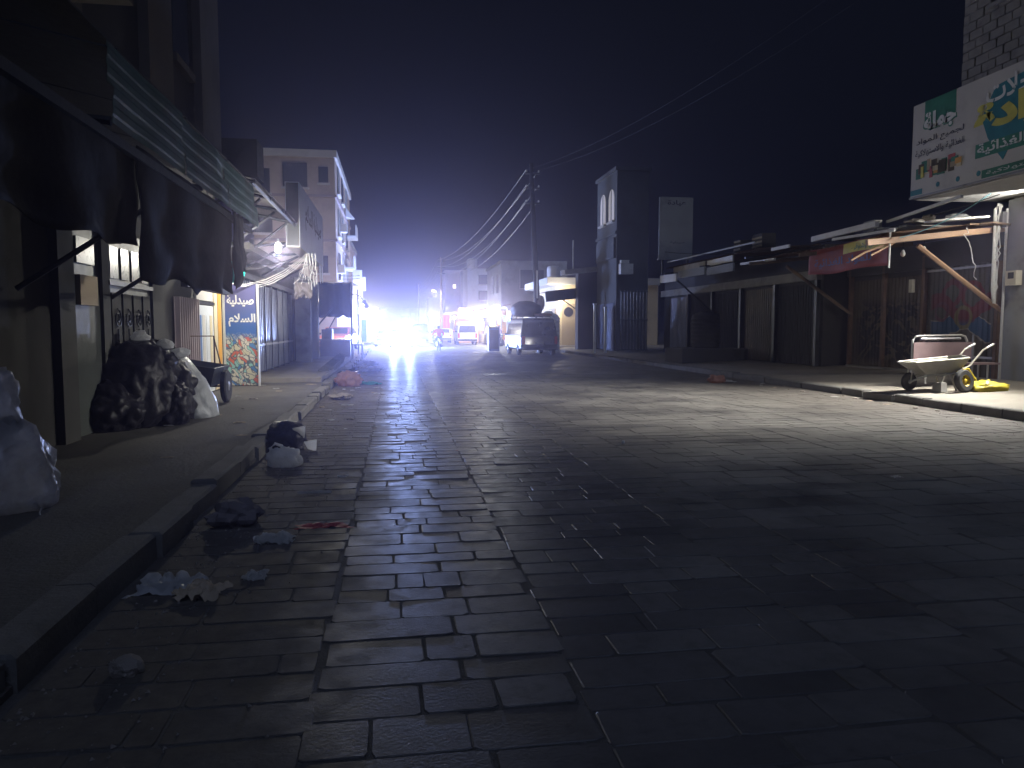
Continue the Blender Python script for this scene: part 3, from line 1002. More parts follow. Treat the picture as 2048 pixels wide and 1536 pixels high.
# ------------------------------------------------------------------ litter along the kerb
def sheet(c, d, seed, n=12):
    """an open crushed sheet of paper or plastic standing in folds"""
    sd = Vector((seed * 2.3, seed * 5.1, seed))

    def fn(a, b):
        u, v = a * 2 - 1, b * 2 - 1
        k = 1 + 0.35 * noise.noise(Vector((u * 1.5, v * 1.5, seed)))
        f = abs(noise.noise(Vector((u * 1.7, v * 1.7, 0)) + sd)) * 1.7 + abs(noise.noise(Vector((u * 4.1, v * 4.1, 3)) + sd)) * 0.8
        z = max(0.0, f) * (1.15 - 0.75 * max(abs(u), abs(v)) ** 2)
        return Vector((c[0] + d[0] * u * k + d[0] * .35 * noise.noise(Vector((v * 2, u, seed + 7))), c[1] + d[1] * v * k, c[2] + 0.004 + d[2] * 0.95 * math.tanh(1.3 * z)))
    return MB().grid(fn, n, n)


def litter(name, c, d, seed, m, label, cat, amp=0.4, group=None, sub=3):
    if m in ('paper', 'paper_tan', 'bag_white', 'bag_red', 'bag_teal') and name != 'carrier_bag':
        return tag(sheet(c, (d[0] * 1.15, d[1] * 1.15, d[2]), seed, 6 if sub == 1 else 20).build(name, m, smooth=sub != 1), label, cat, group)
    o = crumple((c[0], c[1], c[2]), d, seed, 4 if sub == 3 and m.startswith('bag') else sub, amp, 1.8).build(name, m, smooth=m.startswith('bag'))
    return tag(o, label, cat, group)


litter('carrier_bag', (-1.20, 8.35, -0.01), (.19, .13, .13), 101, 'bag_white', 'white carrier bag with looped handles lying by the kerb', 'bag', 0.3)
hb = MB().tube([(-1.33, 8.38, .12), (-1.36, 8.40, .19), (-1.31, 8.42, .235), (-1.24, 8.42, .21), (-1.21, 8.40, .14)], 0.018, 6)
hb.build('handle', 'bag_white', bpy.data.objects['carrier_bag'])
litter('bin_bag', (-1.36, 9.55, -0.01), (.24, .3, .22), 103, 'bag_black', 'black bin bag topped with torn white paper beside the kerb', 'bag', 0.25)
for k, (a, b_, c_) in enumerate(((-1.16, 9.35, .28), (-1.46, 9.6, .26), (-1.02, 9.3, .12))):
    MB().add([(a - .09, b_, c_), (a + .07, b_ - .03, c_ + .03), (a + .05, b_ + .05, c_ - .13), (a - .05, b_ + .05, c_ - .1)], [(0, 1, 2, 3)]).build('torn_paper', 'paper', bpy.data.objects['bin_bag'])
litter('cardboard', (-0.86, 5.38, -0.01), (.11, .08, .08), 105, 'paper', 'crushed pale carton lying in the gutter', 'carton', 0.35)
litter('food_wrap', (-0.55, 5.75, -0.01), (.16, .06, .03), 106, 'bag_red', 'flattened red and white food wrapper beside the carton', 'wrapper', 0.5)
litter('rag_heap', (-1.22, 5.9, -0.01), (.18, .2, .12), 107, 'cloth_brown', 'brown crumpled rag against the kerb, behind the pale carton', 'rag', 0.5)
litter('paper_ball', (-1.10, 4.35, -0.01), (.10, .10, .10), 108, 'paper_tan', 'dim crumpled paper in the gutter close to the camera', 'paper', 0.45)
litter('plastic_scrap', (-1.32, 4.5, -0.01), (.14, .12, .09), 109, 'bag_white', 'torn plastic scrap behind the dim crumpled paper in the gutter', 'scrap', 0.5)
litter('paper_cup', (-0.85, 4.6, -0.01), (.055, .06, .05), 110, 'paper', 'small crushed paper cup in the gutter', 'cup', 0.4)
litter('stone_lump', (-1.17, 3.38, -0.01), (.075, .06, .055), 111, 'rubble', 'round pale stone lying alone in the dark gutter', 'stone', 0.2)
litter('pink_bag', (-1.22, 19.8, -0.01), (.34, .42, .24), 112, 'bag_pink', 'pink plastic bag lying on the road beside the broken kerb', 'bag', 0.25)
litter('teal_bag', (-0.70, 20.2, -0.01), (.26, .2, .09), 113, 'bag_teal', 'teal plastic bag flattened on the road beyond the pink bag', 'bag', 0.45)
litter('rubble_heap', (-1.15, 16.2, -0.01), (.22, .4, .07), 114, 'rubble', 'low heap of rubble and scraps in the gutter before the pink bag', 'rubble', 0.5)
litter('rubbish_clump', (-0.95, 26.5, -0.01), (.40, .6, .16), 115, 'bag_white', 'pale clump of rubbish on the road near the tilted kerb slab', 'rubbish', 0.5)
litter('rubbish_clump', (-1.1, 30.5, -0.01), (.35, .5, .22), 116, 'paper', 'far pale clump of rubbish by the white table', 'rubbish', 0.5)
litter('paper_sheet', (-0.74, 6.95, -0.005), (.12, .05, .014), 117, 'paper', 'flat strip of white paper on the dark stones', 'paper', 0.3)
litter('orange_scrap', (8.65, 19.3, 0.0), (.22, .2, .13), 118, 'bag_pink', 'orange plastic scrap by the far right kerb', 'scrap', 0.4)
litter('pale_scrap', (8.95, 19.4, 0.0), (.2, .15, .08), 119, 'paper', 'pale scrap just beside the orange scrap at the kerb', 'scrap', 0.5)
litter('foil_scrap', (2.9, 9.28, 0.0), (.022, .022, .03), 120, 'plastic_white', 'tiny white bottle cap alone on the open road', 'cap', 0.1, sub=2)
litter('pebble', (4.95, 6.75, 0.0), (.045, .035, .02), 121, 'paper', 'small pale scrap alone on the shaded stones at right', 'scrap', 0.3, sub=2)
ks = thing('kerb_slab', 'pale kerb slab tipped up at the broken edge of the landing', 'slab', (-1.95, 23.0, 0.05))
MB().box((-1.93, 23.6, 0.33), (.24, 3.4, .22), rz=R(-4), rx=R(6), ry=R(14)).build('slab', 'kerb', ks)
MB().box((-1.35, 24.6, 0.14), (.12, 1.1, .10), rz=R(18), rx=R(-8)).build('broken_piece', 'kerb', ks)
rl = random.Random(5)
for k in range(46):
    y = 4.5 + 24 * rl.random() ** 0.8
    x = -1.45 + abs(rl.gauss(0, 0.55))
    s_ = rl.uniform(.018, .055)
    m_ = rl.choice(('paper', 'paper', 'rubble', 'bag_white', 'paper_tan', 'plastic_white'))
    litter('litter_scrap', (x, y, -0.005), (s_ * rl.uniform(.8, 2), s_, s_ * .5), 200 + k, m_, 'small scrap of litter strewn on the road along the left kerb', 'litter', 0.45, 'litter scraps along the left kerb', 1)
for k in range(16):
    y = rl.uniform(5.5, 19)
    x = rl.uniform(-3.6, -1.9)
    s_ = rl.uniform(.02, .06)
    litter('litter_scrap', (x, y, 0.135), (s_ * 1.6, s_, s_ * .35), 300 + k, rl.choice(('paper', 'paper_tan', 'rubble')), 'small scrap of litter lying on the left pavement', 'litter', 0.4, 'litter scraps on the left pavement', 1)
for k in range(14):
    y = rl.uniform(9.5, 20)
    litter('litter_scrap', (9.75 - abs(rl.gauss(0, .25)), y, -0.005), (rl.uniform(.03, .08), .04, .02), 340 + k, rl.choice(('paper', 'rubble', 'paper_tan')), 'small scrap of litter lying along the right kerb', 'litter', 0.4, 'litter scraps along the right kerb', 1)

gv, gf = [], []
for k in range(2600):
    if k % 3:
        x, y, z = -1.5 + abs(rl.gauss(0, .34)), 2.4 + 26 * rl.random() ** 1.3, -0.002
    else:
        x, y, z = 9.9 - abs(rl.gauss(0, .5)), 8.5 + 16 * rl.random(), -0.002
    q = rl.uniform(.003, .011)
    a_ = rl.uniform(0, 6.3)
    b0 = len(gv)
    gv += [(x + q * 1.4 * math.cos(a_ + j * 2.1), y + q * 1.4 * math.sin(a_ + j * 2.1), z) for j in range(3)] + [(x + rl.uniform(-.3, .3) * q, y, z + q * 1.3)]
    gf += [(b0, b0 + 1, b0 + 3), (b0 + 1, b0 + 2, b0 + 3), (b0 + 2, b0, b0 + 3)]
gr = MB().add(gv, gf).build('gravel', 'rubble', local=True)
tag(gr, 'loose grit lying in the gutters along both kerbs', 'gravel', None, 'stuff')

# ------------------------------------------------------------------ far left buildings
tb = thing('apartment_building', 'tall plastered apartment block rising behind the box sign', 'building', (-8, 58, 0))
MB().span((-8.75, 50, 0), (-3.7, 66, 12.3)).build('wall', 'plaster_tall', tb)
MB().span((-8.9, 49.85, 12.3), (-3.55, 66.1, 12.75)).build('parapet', 'plaster_white', tb)
for z in (4.1, 7.0, 9.8):
    MB().span((-8.78, 49.9, z), (-3.6, 66.02, z + 0.16)).build('floor_band', 'plaster_mauve', tb)
for (xa, xb, za, zb) in ((-6.9, -5.4, 10.4, 11.9), (-8.6, -7.7, 9.98, 11.5), (-4.7, -4.1, 10.7, 11.7), (-6.6, -5.6, 7.5, 9.0), (-8.7, -7.6, 7.5, 9.0), (-4.8, -4.2, 5.0, 6.1)):
    wn = MB().span((xa, 49.86, za), (xb, 49.98, zb)).build('window', 'glass_dim', tb)
    MB().span((xa - .1, 49.8, za - .14), (xb + .1, 49.97, za - .01)).build('sill', 'plaster_white', wn)
for i, z in enumerate((4.3, 7.2, 10.0)):
    for ya in (52, 56, 60.5):
        wn = MB().span((-3.72, ya, z + .5), (-3.64, ya + 1.5, z + 2.2)).build('window', ('pane_pale', 'glass_dim', 'pane_pale')[(i + int(ya)) % 3], tb)
        MB().span((-3.7, ya - .15, z + .34), (-3.52, ya + 1.65, z + .48)).build('sill', 'plaster_white', wn)
for z, ya in ((5.9, 58.5), (8.7, 62), (4.3, 63)):
    bk = MB().span((-3.72, ya, z), (-2.95, ya + 2.6, z + .15)).build('balcony', 'plaster_white', tb)
    MB().span((-3.05, ya, z + .152), (-2.97, ya + 2.6, z + 1.0)).build('parapet', 'plaster_white', bk)
for z, ya in ((5.1, 51.2), (3.6, 51.0), (8.2, 54.5)):
    MB().span((-3.7, ya, z), (-3.25, ya + .8, z + .55)).build('air_conditioner', 'plastic_white', tb)
MB().add([(-3.6, 59, 9.9), (-2.9, 59, 9.7), (-3.6, 60.5, 9.9), (-3.6, 59, 10.6)], [(0, 1, 3), (1, 2, 3), (0, 2, 1), (0, 3, 2)]).build('satellite_dish', 'plastic_white', tb)
b5 = thing('stepped_building', 'lower stepped building beyond the tall apartment block', 'building', (-6, 70, 0))
MB().span((-12, 66.2, 0), (-3.7, 76, 8.6)).build('wall', 'plaster_mauve', b5)
MB().span((-12, 66.15, 8.6), (-3.6, 76.1, 8.9)).build('parapet', 'plaster_grey', b5)
for z in (3.6, 6.0):
    for ya in (67.5, 71):
        wn = MB().span((-3.72, ya, z), (-3.64, ya + 1.3, z + 1.5)).build('window', 'pane_pale', b5)
        MB().span((-3.7, ya - .1, z - .14), (-3.55, ya + 1.4, z - .01)).build('sill', 'plaster_white', wn)

# dark market canopy, counter and table in the gap beyond the doors
mc = thing('market_canopy', 'dark tarpaulin canopy hanging across the pavement beyond the metal doors', 'canopy', (-2.5, 33, 0.1))


def tarp_fn(a, b):
    return Vector((-3.2 + 1.36 * a, 33 + 0.08 * math.sin(a * 13 + 2 * b) + 0.05 * noise.noise(Vector((a * 4, b * 4, 1))), 1.95 + 1.45 * b - (0.12 * noise.noise(Vector((a * 6, 0, 3))) if b < 0.05 else 0)))


solidify(MB().grid(tarp_fn, 24, 10).build('tarp', 'tarp_black', mc, smooth=True), 0.01)
MB().add([(-3.3, 33.05, 3.42), (-1.8, 33.05, 3.42), (-1.8, 39, 3.6), (-3.3, 39, 3.6), (-3.3, 33.05, 3.44), (-1.8, 33.05, 3.44), (-1.8, 39, 3.62), (-3.3, 39, 3.62)],
         [(3, 2, 1, 0), (4, 5, 6, 7), (0, 1, 5, 4), (1, 2, 6, 5), (2, 3, 7, 6), (3, 0, 4, 7)]).build('roof_sheet', 'tarp_black', mc)
for x, y in ((-1.84, 33.1), (-1.84, 38.8), (-3.25, 33.1)):
    MB().tube([(x, y, 0.1), (x, y, 3.42)], 0.05, 6).build('pole', 'steel', mc)
MB().tube([(-3.6, 31.6, 1.0), (-2.5, 33.2, 2.5)], 0.035, 5).build('brace', 'steel_dark', mc)
MB().tube([(-3.0, 33.3, 1.1), (-2.3, 33.3, 2.4)], 0.025, 5).build('brace', 'steel_dark', mc)
sc_ = thing('stall_counter', 'dark closed stall counter below the tarpaulin canopy', 'counter', (-2.6, 34.4, 0.1))
MB().span((-3.25, 33.8, 0.12), (-1.95, 34.8, 0.92)).build('cabinet', 'steel_dark', sc_)
MB().span((-3.3, 33.74, 0.925), (-1.9, 34.86, 0.99)).build('top', 'steel_dark', sc_)
MB().span((-3.2, 34.0, 0.995), (-2.75, 34.7, 1.42)).build('crate', 'plastic_black', sc_)
pt = thing('plastic_table', 'small white plastic table standing at the kerb past the stall counter', 'table', (-1.75, 36.2, 0))
MB().span((-2.0, 35.7, 0.70), (-1.5, 36.7, 0.745)).build('table_top', 'plastic_white', pt)
for x in (-1.96, -1.54):
    for y in (35.75, 36.65):
        MB().box((x, y, 0.35), (.05, .05, .69), taper=0.8).build('leg', 'plastic_white', pt)

# lit shops further along the left
for k, (ya, yb, xa, h, mm, lbl) in enumerate(((56.5, 64, -2.75, 3.5, 'plaster_white', 'bright white lit shop front beyond the street lamp'), (70, 84, -2.45, 3.2, 'plaster_cream', 'far brightly lit shop row on the left before the headlights'),
                                             (88, 110, -2.3, 3.6, 'plaster_white', 'farthest pale shop row on the left, behind the headlights'))):
    s_ = thing('lit_shop', lbl, 'shop', (xa - 2, ya, 0))
    MB().span((xa - 3, ya, 0), (xa, yb, h)).build('wall', mm, s_)
    MB().span((xa - 3, ya - .12, h), (xa + .5, yb + .1, h + .14)).build('roof', 'concrete', s_)
    n = max(2, int((yb - ya) / 3))
    for j in range(n):
        y0 = ya + .3 + j * (yb - ya) / n
        d_ = MB().span((xa - .02, y0, 0.1), (xa + .03, y0 + 1.7, 2.4)).build('shop_door', ('plaster_cream', 'sign_pale', 'sign_orange')[j % 3], s_)
        MB().span((xa + .0, y0 - .1, 2.5), (xa + .25, y0 + 1.9, 3.0)).build('name_board', ('sign_white', 'sign_teal', 'sign_red')[j % 3], s_)
    MB().span((xa - .95, ya - .05, .2), (xa - .15, ya - .005, 2.2)).build('notice', ('sign_pale', 'sign_teal', 'sign_white')[k], s_)
ps = thing('pillar_sign', 'tall pale upright sign panel standing on the lit white shop', 'sign', (-2.6, 55.5, 3.6))
MB().span((-3.0, 56.55, 3.645), (-2.35, 57.0, 5.7)).build('panel', 'sign_pale', ps)
MB().span((-2.345, 56.6, 4.2), (-2.1, 56.95, 5.2)).build('panel', 'sign_pale', ps)


def shop_lamp(loc, power, col, label, length=0.9, axis='Y', warm=False):
    o = thing('tube_lamp', label, 'lamp', (loc[0], loc[1], loc[2] - .05))
    d = Vector((0, length / 2, 0)) if axis == 'Y' else Vector((length / 2, 0, 0))
    p = Vector(loc)
    MB().tube([p - d, p + d], 0.035, 6).build('tube', 'lamp_warm' if warm else 'lamp_white', o)
    MB().box(p + Vector((0, 0, .07)), (.08 if axis == 'Y' else length, length if axis == 'Y' else .08, .05)).build('batten', 'plastic_white', o)
    MB().tube([p + Vector((0, 0, .09)), p + Vector((0, 0, .45))], 0.01, 4).build('hanger', 'steel', o)
    lamp('tube_light', p - Vector((0, 0, .10)), power, col, 0.12, o)
    return o


CW = (0.93, 0.97, 1.0)
WW = (1.0, 0.90, 0.72)
shop_lamp((-3.0, 42.5, 3.1), 1400, WW, 'lit tube lamp above the red car')
shop_lamp((-2.2, 54.6, 3.1), 600, CW, 'lit tube lamp before the white shop front')
shop_lamp((-1.6, 68.0, 3.2), 450, WW, 'lit tube lamp before the far cream shop row', warm=True)
shop_lamp((-1.4, 85.5, 3.3), 500, CW, 'lit tube lamp at the farthest left shop row')

# street lamp on the left, unlit
lp = thing('street_lamp', 'unlit street lamp with a bent arm before the white shop', 'street lamp', (-2.35, 42, 0.1))
MB().tube([(-2.35, 42, 0.1), (-2.35, 42, 3.4)], [0.06, 0.05], 8).build('post', 'steel', lp)
MB().tube([(-2.35, 42, 3.3), (-2.1, 42, 3.32), (-1.85, 42, 3.2), (-1.7, 42, 2.98)], 0.03, 6).build('arm', 'steel_dark', lp)
MB().box((-1.58, 42, 2.78), (.2, .26, .46), ry=R(-25)).build('lamp_head', 'steel_dark', lp)


# ================================================================== VEHICLES AND PEOPLE
def vehicle(name, label, cat, loc, rz, prof, W, H, belt, paint, rear, front, sides, wheels, wr, tall_lights=False, group=None, plate=True):
    o = thing(name, label, cat, loc, rz, group)

    def hw(z):
        return W / 2 * (1 - (0.15 * (z - belt) / (H - belt) if z > belt else 0))
    b = MB()
    n = len(prof)
    L_ = [Vector((-hw(z), y, z)) for y, z in prof]
    R_ = [Vector((hw(z), y, z)) for y, z in prof]
    vs_ = L_ + R_
    fs_ = [(i, i + n, i + 1 + n, i + 1) for i in range(n - 1)] + [(n - 1, 2 * n - 1, n, 0)]
    lo = [i for i, p in enumerate(prof) if p[1] <= belt + 1e-6]
    up = [i for i, p in enumerate(prof) if p[1] >= belt - 1e-6]
    for grp in (lo, up):
        fs_.append(tuple(grp))
        fs_.append(tuple(reversed([i + n for i in grp])))
    b.add(vs_, fs_)
    body = b.build('body', paint, o, local=True)
    bv = body.modifiers.new('round', 'BEVEL')
    bv.width = 0.11
    bv.segments = 3
    bv.limit_method = 'ANGLE'
    bv.angle_limit = R(18)
    for nm, seg in (('rear_window', rear), ('windscreen', front)):
        if seg is None:
            continue
        (y0, z0), (y1, z1) = prof[seg[0]], prof[seg[1]]
        a, c = 0.10, 0.90
        p0, p1 = Vector((0, y0 + (y1 - y0) * a, z0 + (z1 - z0) * a)), Vector((0, y0 + (y1 - y0) * c, z0 + (z1 - z0) * c))
        nn = Vector((0, -(z1 - z0), (y1 - y0)))
        nn.normalize()
        if nn.z < 0:
            nn = -nn
        q = [Vector((-hw(p0.z) + .1, p0.y, p0.z)), Vector((hw(p0.z) - .1, p0.y, p0.z)), Vector((hw(p1.z) - .1, p1.y, p1.z)), Vector((-hw(p1.z) + .1, p1.y, p1.z))]
        MB().poly([p + nn * 0.008 for p in q], -nn * 0.02).build(nm, 'glass', o, local=True)
    for s_ in (-1, 1):
        for sg_ in sides:
            q = [Vector((s_ * (hw(z) + 0.006), y, z)) for y, z in sg_]
            MB().poly(q, (-s_ * 0.02, 0, 0)).build('side_window', 'glass', o, local=True)
        for y in wheels:
            ty = MB().lathe([(wr * .6, -.09), (wr * .94, -.09), (wr, -.05), (wr, .05), (wr * .94, .09), (wr * .6, .09)], (s_ * (W / 2 - .08), y, wr), 18, axis='X').build('tyre', 'rubber', o, local=True)
            MB().lathe([(wr * .15, -.095), (wr * .6, -.075), (wr * .6, .075), (wr * .15, .095)], (s_ * (W / 2 - .08), y, wr), 12, axis='X').build('rim', 'steel', ty, local=True)
        yr = min(p[0] for p in prof)
        yf = max(p[0] for p in prof)
        hgt = 0.42 if tall_lights else 0.16
        MB().box((s_ * (W / 2 - .12), yr - .004, belt - .12 - (0.05 if tall_lights else 0)), (.16, .05, hgt)).build('tail_light', 'tail_red', o, local=True)
        MB().box((s_ * (W / 2 - .22), yf - .0, .66), (.30, .05, .15)).build('headlight', 'pane_pale', o, local=True)
        MB().box((s_ * (W / 2 + .06), yf - 1.25 if not tall_lights else yf - .55, belt + .12), (.10, .07, .13)).build('mirror', 'plastic_black', o, local=True)
    MB().box((0, yr - .03, .42), (W * .96, .14, .17)).build('bumper', 'plastic_black', o, local=True)
    MB().box((0, yf + .03, .42), (W * .96, .14, .17)).build('bumper', 'plastic_black', o, local=True)
    if plate:
        MB().box((0, yr - .012, .68), (.42, .03, .13)).build('number_plate', 'paper', o, local=True)
    return o


VAN = [(-2.35, .30), (-2.38, .60), (-2.35, 1.0), (-2.20, 1.86), (-2.02, 2.0), (1.25, 2.0), (1.62, 1.86), (2.18, 1.0), (2.35, .85), (2.35, .30)]
VAN_S = [[(-2.1, 1.1), (-1.15, 1.1), (-1.15, 1.72), (-2.0, 1.72)], [(-1.08, 1.1), (-.05, 1.1), (-.05, 1.72), (-1.08, 1.72)], [(.02, 1.1), (.85, 1.1), (.85, 1.72), (.02, 1.72)], [(.92, 1.1), (1.95, 1.1), (1.55, 1.72), (.92, 1.72)]]
SED = [(-2.15, .28), (-2.2, .55), (-2.15, .88), (-1.55, .95), (-1.0, 1.38), (-.75, 1.43), (.2, 1.43), (.45, 1.38), (1.15, .96), (2.1, .88), (2.2, .7), (2.2, .28)]
SED_S = [[(-1.35, .98), (-.45, .98), (-.45, 1.33), (-.95, 1.33)], [(-.38, .98), (.95, .98), (.4, 1.33), (-.38, 1.33)]]
HAT = [(-2.0, .30), (-2.03, .60), (-2.0, .98), (-1.78, 1.72), (-1.55, 1.84), (.6, 1.84), (.95, 1.7), (1.5, 1.02), (2.0, .98), (2.1, .8), (2.1, .30)]
HAT_S = [[(-1.75, 1.08), (-.9, 1.08), (-.9, 1.62), (-1.6, 1.62)], [(-.83, 1.08), (.1, 1.08), (.1, 1.62), (-.83, 1.62)], [(.17, 1.08), (1.3, 1.08), (.85, 1.62), (.17, 1.62)]]

vd = vehicle('parked_van', 'dark van parked at the right kerb with a covered load on its roof', 'van', (7.45, 41.3, 0), R(2), VAN, 2.0, 2.0, 1.0, 'paint_dark', (2, 3), (6, 7), VAN_S, (-1.45, 1.4), .33, True)
for y in (-1.6, .2):
    MB().tube([(-.75, y, 2.0), (-.75, y, 2.1), (.75, y, 2.1), (.75, y, 2.0)], 0.02, 5).build('roof_rack', 'steel_dark', vd, local=True)
ld = crumple((7.15, 40.9, 2.12), (.85, 1.35, .52), 31, 4, 0.10, 1.2)
tag(ld.build('covered_load', 'tarp_black', smooth=True), 'rounded black covered load tied on the roof of the dark van', 'load')
pk = MB().box((7.85, 39.9, 2.2), (.9, .9, .10), rx=R(4)).build('folded_sheet', 'bag_pink')
tag(pk, 'folded pinkish sheet on the van roof beside the covered load', 'sheet')

vehicle('parked_minivan', 'white minivan seen from behind, parked on the right past the motorcycle', 'van', (6.15, 66.4, 0), R(0), HAT, 1.72, 1.84, .98, 'paint_white', (2, 3), (6, 7), HAT_S, (-1.3, 1.3), .31, True)
vehicle('parked_sedan', 'low white sedan parked left of the white minivan', 'car', (4.5, 74.0, 0), R(0), SED, 1.72, 1.43, .88, 'paint_white', (3, 4), (7, 8), SED_S, (-1.3, 1.35), .30)
hc = vehicle('oncoming_car', 'car driving towards the camera with blazing headlights', 'car', (0.42, 58.3, 0), R(180), SED, 1.74, 1.43, .88, 'paint_silver', (3, 4), (7, 8), SED_S, (-1.3, 1.35), .30)
vehicle('parked_sedan', 'silver sedan half hidden in the glare left of the headlights', 'car', (-0.75, 67.5, 0), R(1), SED, 1.74, 1.43, .88, 'paint_silver', (3, 4), (7, 8), SED_S, (-1.3, 1.35), .30)
vehicle('parked_sedan', 'dark blue car just right of the headlights, behind the glare', 'car', (2.6, 80.0, 0), R(0), HAT, 1.74, 1.84, .98, 'paint_blue', (2, 3), (6, 7), HAT_S, (-1.3, 1.3), .31)
vehicle('parked_car', 'red car parked in the lit gap under the dark tarpaulin canopy', 'car', (-3.45, 48.0, 0.12), R(171), SED, 1.75, 1.43, .88, 'paint_red', (3, 4), (7, 8), SED_S, (-1.3, 1.35), .30)
for s_ in (-1, 1):
    x = 0.42 + s_ * 0.62
    hl = MB().lathe([(0.005, -.03), (0.085, -.02), (0.095, 0.0), (0.085, .02), (0.005, .03)], (x - .42, 0, 0), 14, axis='Y')
    hl.v = [Vector((p.x, p.y, p.z)) for p in hl.v]
    ho = hl.build('headlight_bulb', 'head_lamp', hc, local=True)
    ho.location = (0, 2.27, .70)
    lg = lamp('headlight_beam', (0, 0, 0), 7000, (0.33, 0.46, 1.0), 0.08)
    lg.parent = hc
    lg.location = (x - .42, 2.40, .70)


def person(name, label, cat, loc, rz, J, Ed, mats, region):
    """one continuous body grown over a skeleton; J: joint -> (x, y, z, radius), Ed: edges"""
    me = bpy.data.meshes.new(name)
    ks_ = list(J)
    me.from_pydata([J[k][:3] for k in ks_], [], [(ks_.index(a), ks_.index(b)) for a, b in Ed])
    o = bpy.data.objects.new(name, me)
    COL.objects.link(o)
    o.modifiers.new('skin', 'SKIN')
    sub = o.modifiers.new('sub', 'SUBSURF')
    sub.levels = sub.render_levels = 2
    for i, k in enumerate(ks_):
        d = me.skin_vertices[0].data[i]
        d.radius = (J[k][3], J[k][3] * (0.75 if k in ('pelvis', 'waist', 'chest') else 1))
        d.use_root = k == 'pelvis'
    bpy.context.view_layer.update()
    ev = bpy.data.meshes.new_from_object(o.evaluated_get(bpy.context.evaluated_depsgraph_get()))
    o.modifiers.clear()
    o.data = ev
    bpy.data.meshes.remove(me)
    ev.name = name
    for m_ in mats:
        ev.materials.append(MATS[m_])
    segs = [(Vector(J[a][:3]), Vector(J[b][:3]), region(a, b)) for a, b in Ed]
    for p in ev.polygons:
        p.use_smooth = True
        best, bi = 9, 0
        for a, b, ri in segs:
            d = b - a
            t = max(0, min(1, (p.center - a).dot(d) / d.length_squared))
            q = (a + d * t - p.center).length
            if q < best:
                best, bi = q, ri
        if bi == 2 and (p.center.z > J['head'][2] + 0.02 or p.center.y < J['head'][1] - 0.03):
            bi = 3
        p.material_index = bi
    o.location = loc
    o.rotation_euler = (0, 0, rz)
    return tag(o, label, cat)


EDG = [('pelvis', 'waist'), ('waist', 'chest'), ('chest', 'neck'), ('neck', 'head'), ('head', 'crown')]
for s_ in ('l', 'r'):
    EDG += [('chest', 'sh' + s_), ('sh' + s_, 'el' + s_), ('el' + s_, 'wr' + s_), ('wr' + s_, 'ha' + s_), ('pelvis', 'hi' + s_), ('hi' + s_, 'kn' + s_), ('kn' + s_, 'an' + s_), ('an' + s_, 'to' + s_)]


def region(a, b):
    k = a + b
    if 'head' in k:
        return 2
    if a[:2] in ('hi', 'kn') or k.startswith('pelvishi'):
        return 1
    if a[:2] == 'an':
        return 4
    if a[:2] == 'wr':
        return 2
    return 0


def standing(step=0.16, lean=0.0):
    J = {'pelvis': (0, 0, .95, .14), 'waist': (0, lean * .4, 1.10, .135), 'chest': (0, lean, 1.34, .155), 'neck': (0, lean, 1.50, .06), 'head': (0, lean + .02, 1.61, .095), 'crown': (0, lean + .02, 1.71, .07)}
    for s_, k in (('l', -1), ('r', 1)):
        J['sh' + s_] = (.17 * k, lean, 1.41, .07)
        J['el' + s_] = (.24 * k, lean - .05 * k, 1.13, .048)
        J['wr' + s_] = (.25 * k, lean + .08, .90, .035)
        J['ha' + s_] = (.25 * k, lean + .11, .82, .04)
        J['hi' + s_] = (.09 * k, 0, .88, .10)
        J['kn' + s_] = (.10 * k, .05 + step * .3 * k, .50, .07)
        J['an' + s_] = (.10 * k, -.02 + step * k, .09, .05)
        J['to' + s_] = (.11 * k, .14 + step * k, .05, .045)
    return J


person('person', 'person in a white shirt and grey trousers walking right of the white minivan', 'person', (7.75, 63.0, 0), R(10), standing(.2), EDG, ['cloth_white', 'cloth_grey', 'skin', 'hair', 'cloth_dark'], region)
person('person', 'person in dark clothes standing below the cyan lit sign panels', 'person', (8.35, 60.5, 0), R(-30), standing(.05), EDG, ['cloth_mauve', 'cloth_dark', 'skin', 'hair', 'cloth_dark'], region)
person('person', 'person in a dark shirt standing far off under the right stalls', 'person', (6.9, 84.0, 0), R(80), standing(.1), EDG, ['cloth_dark', 'cloth_grey', 'skin', 'hair', 'cloth_dark'], region)


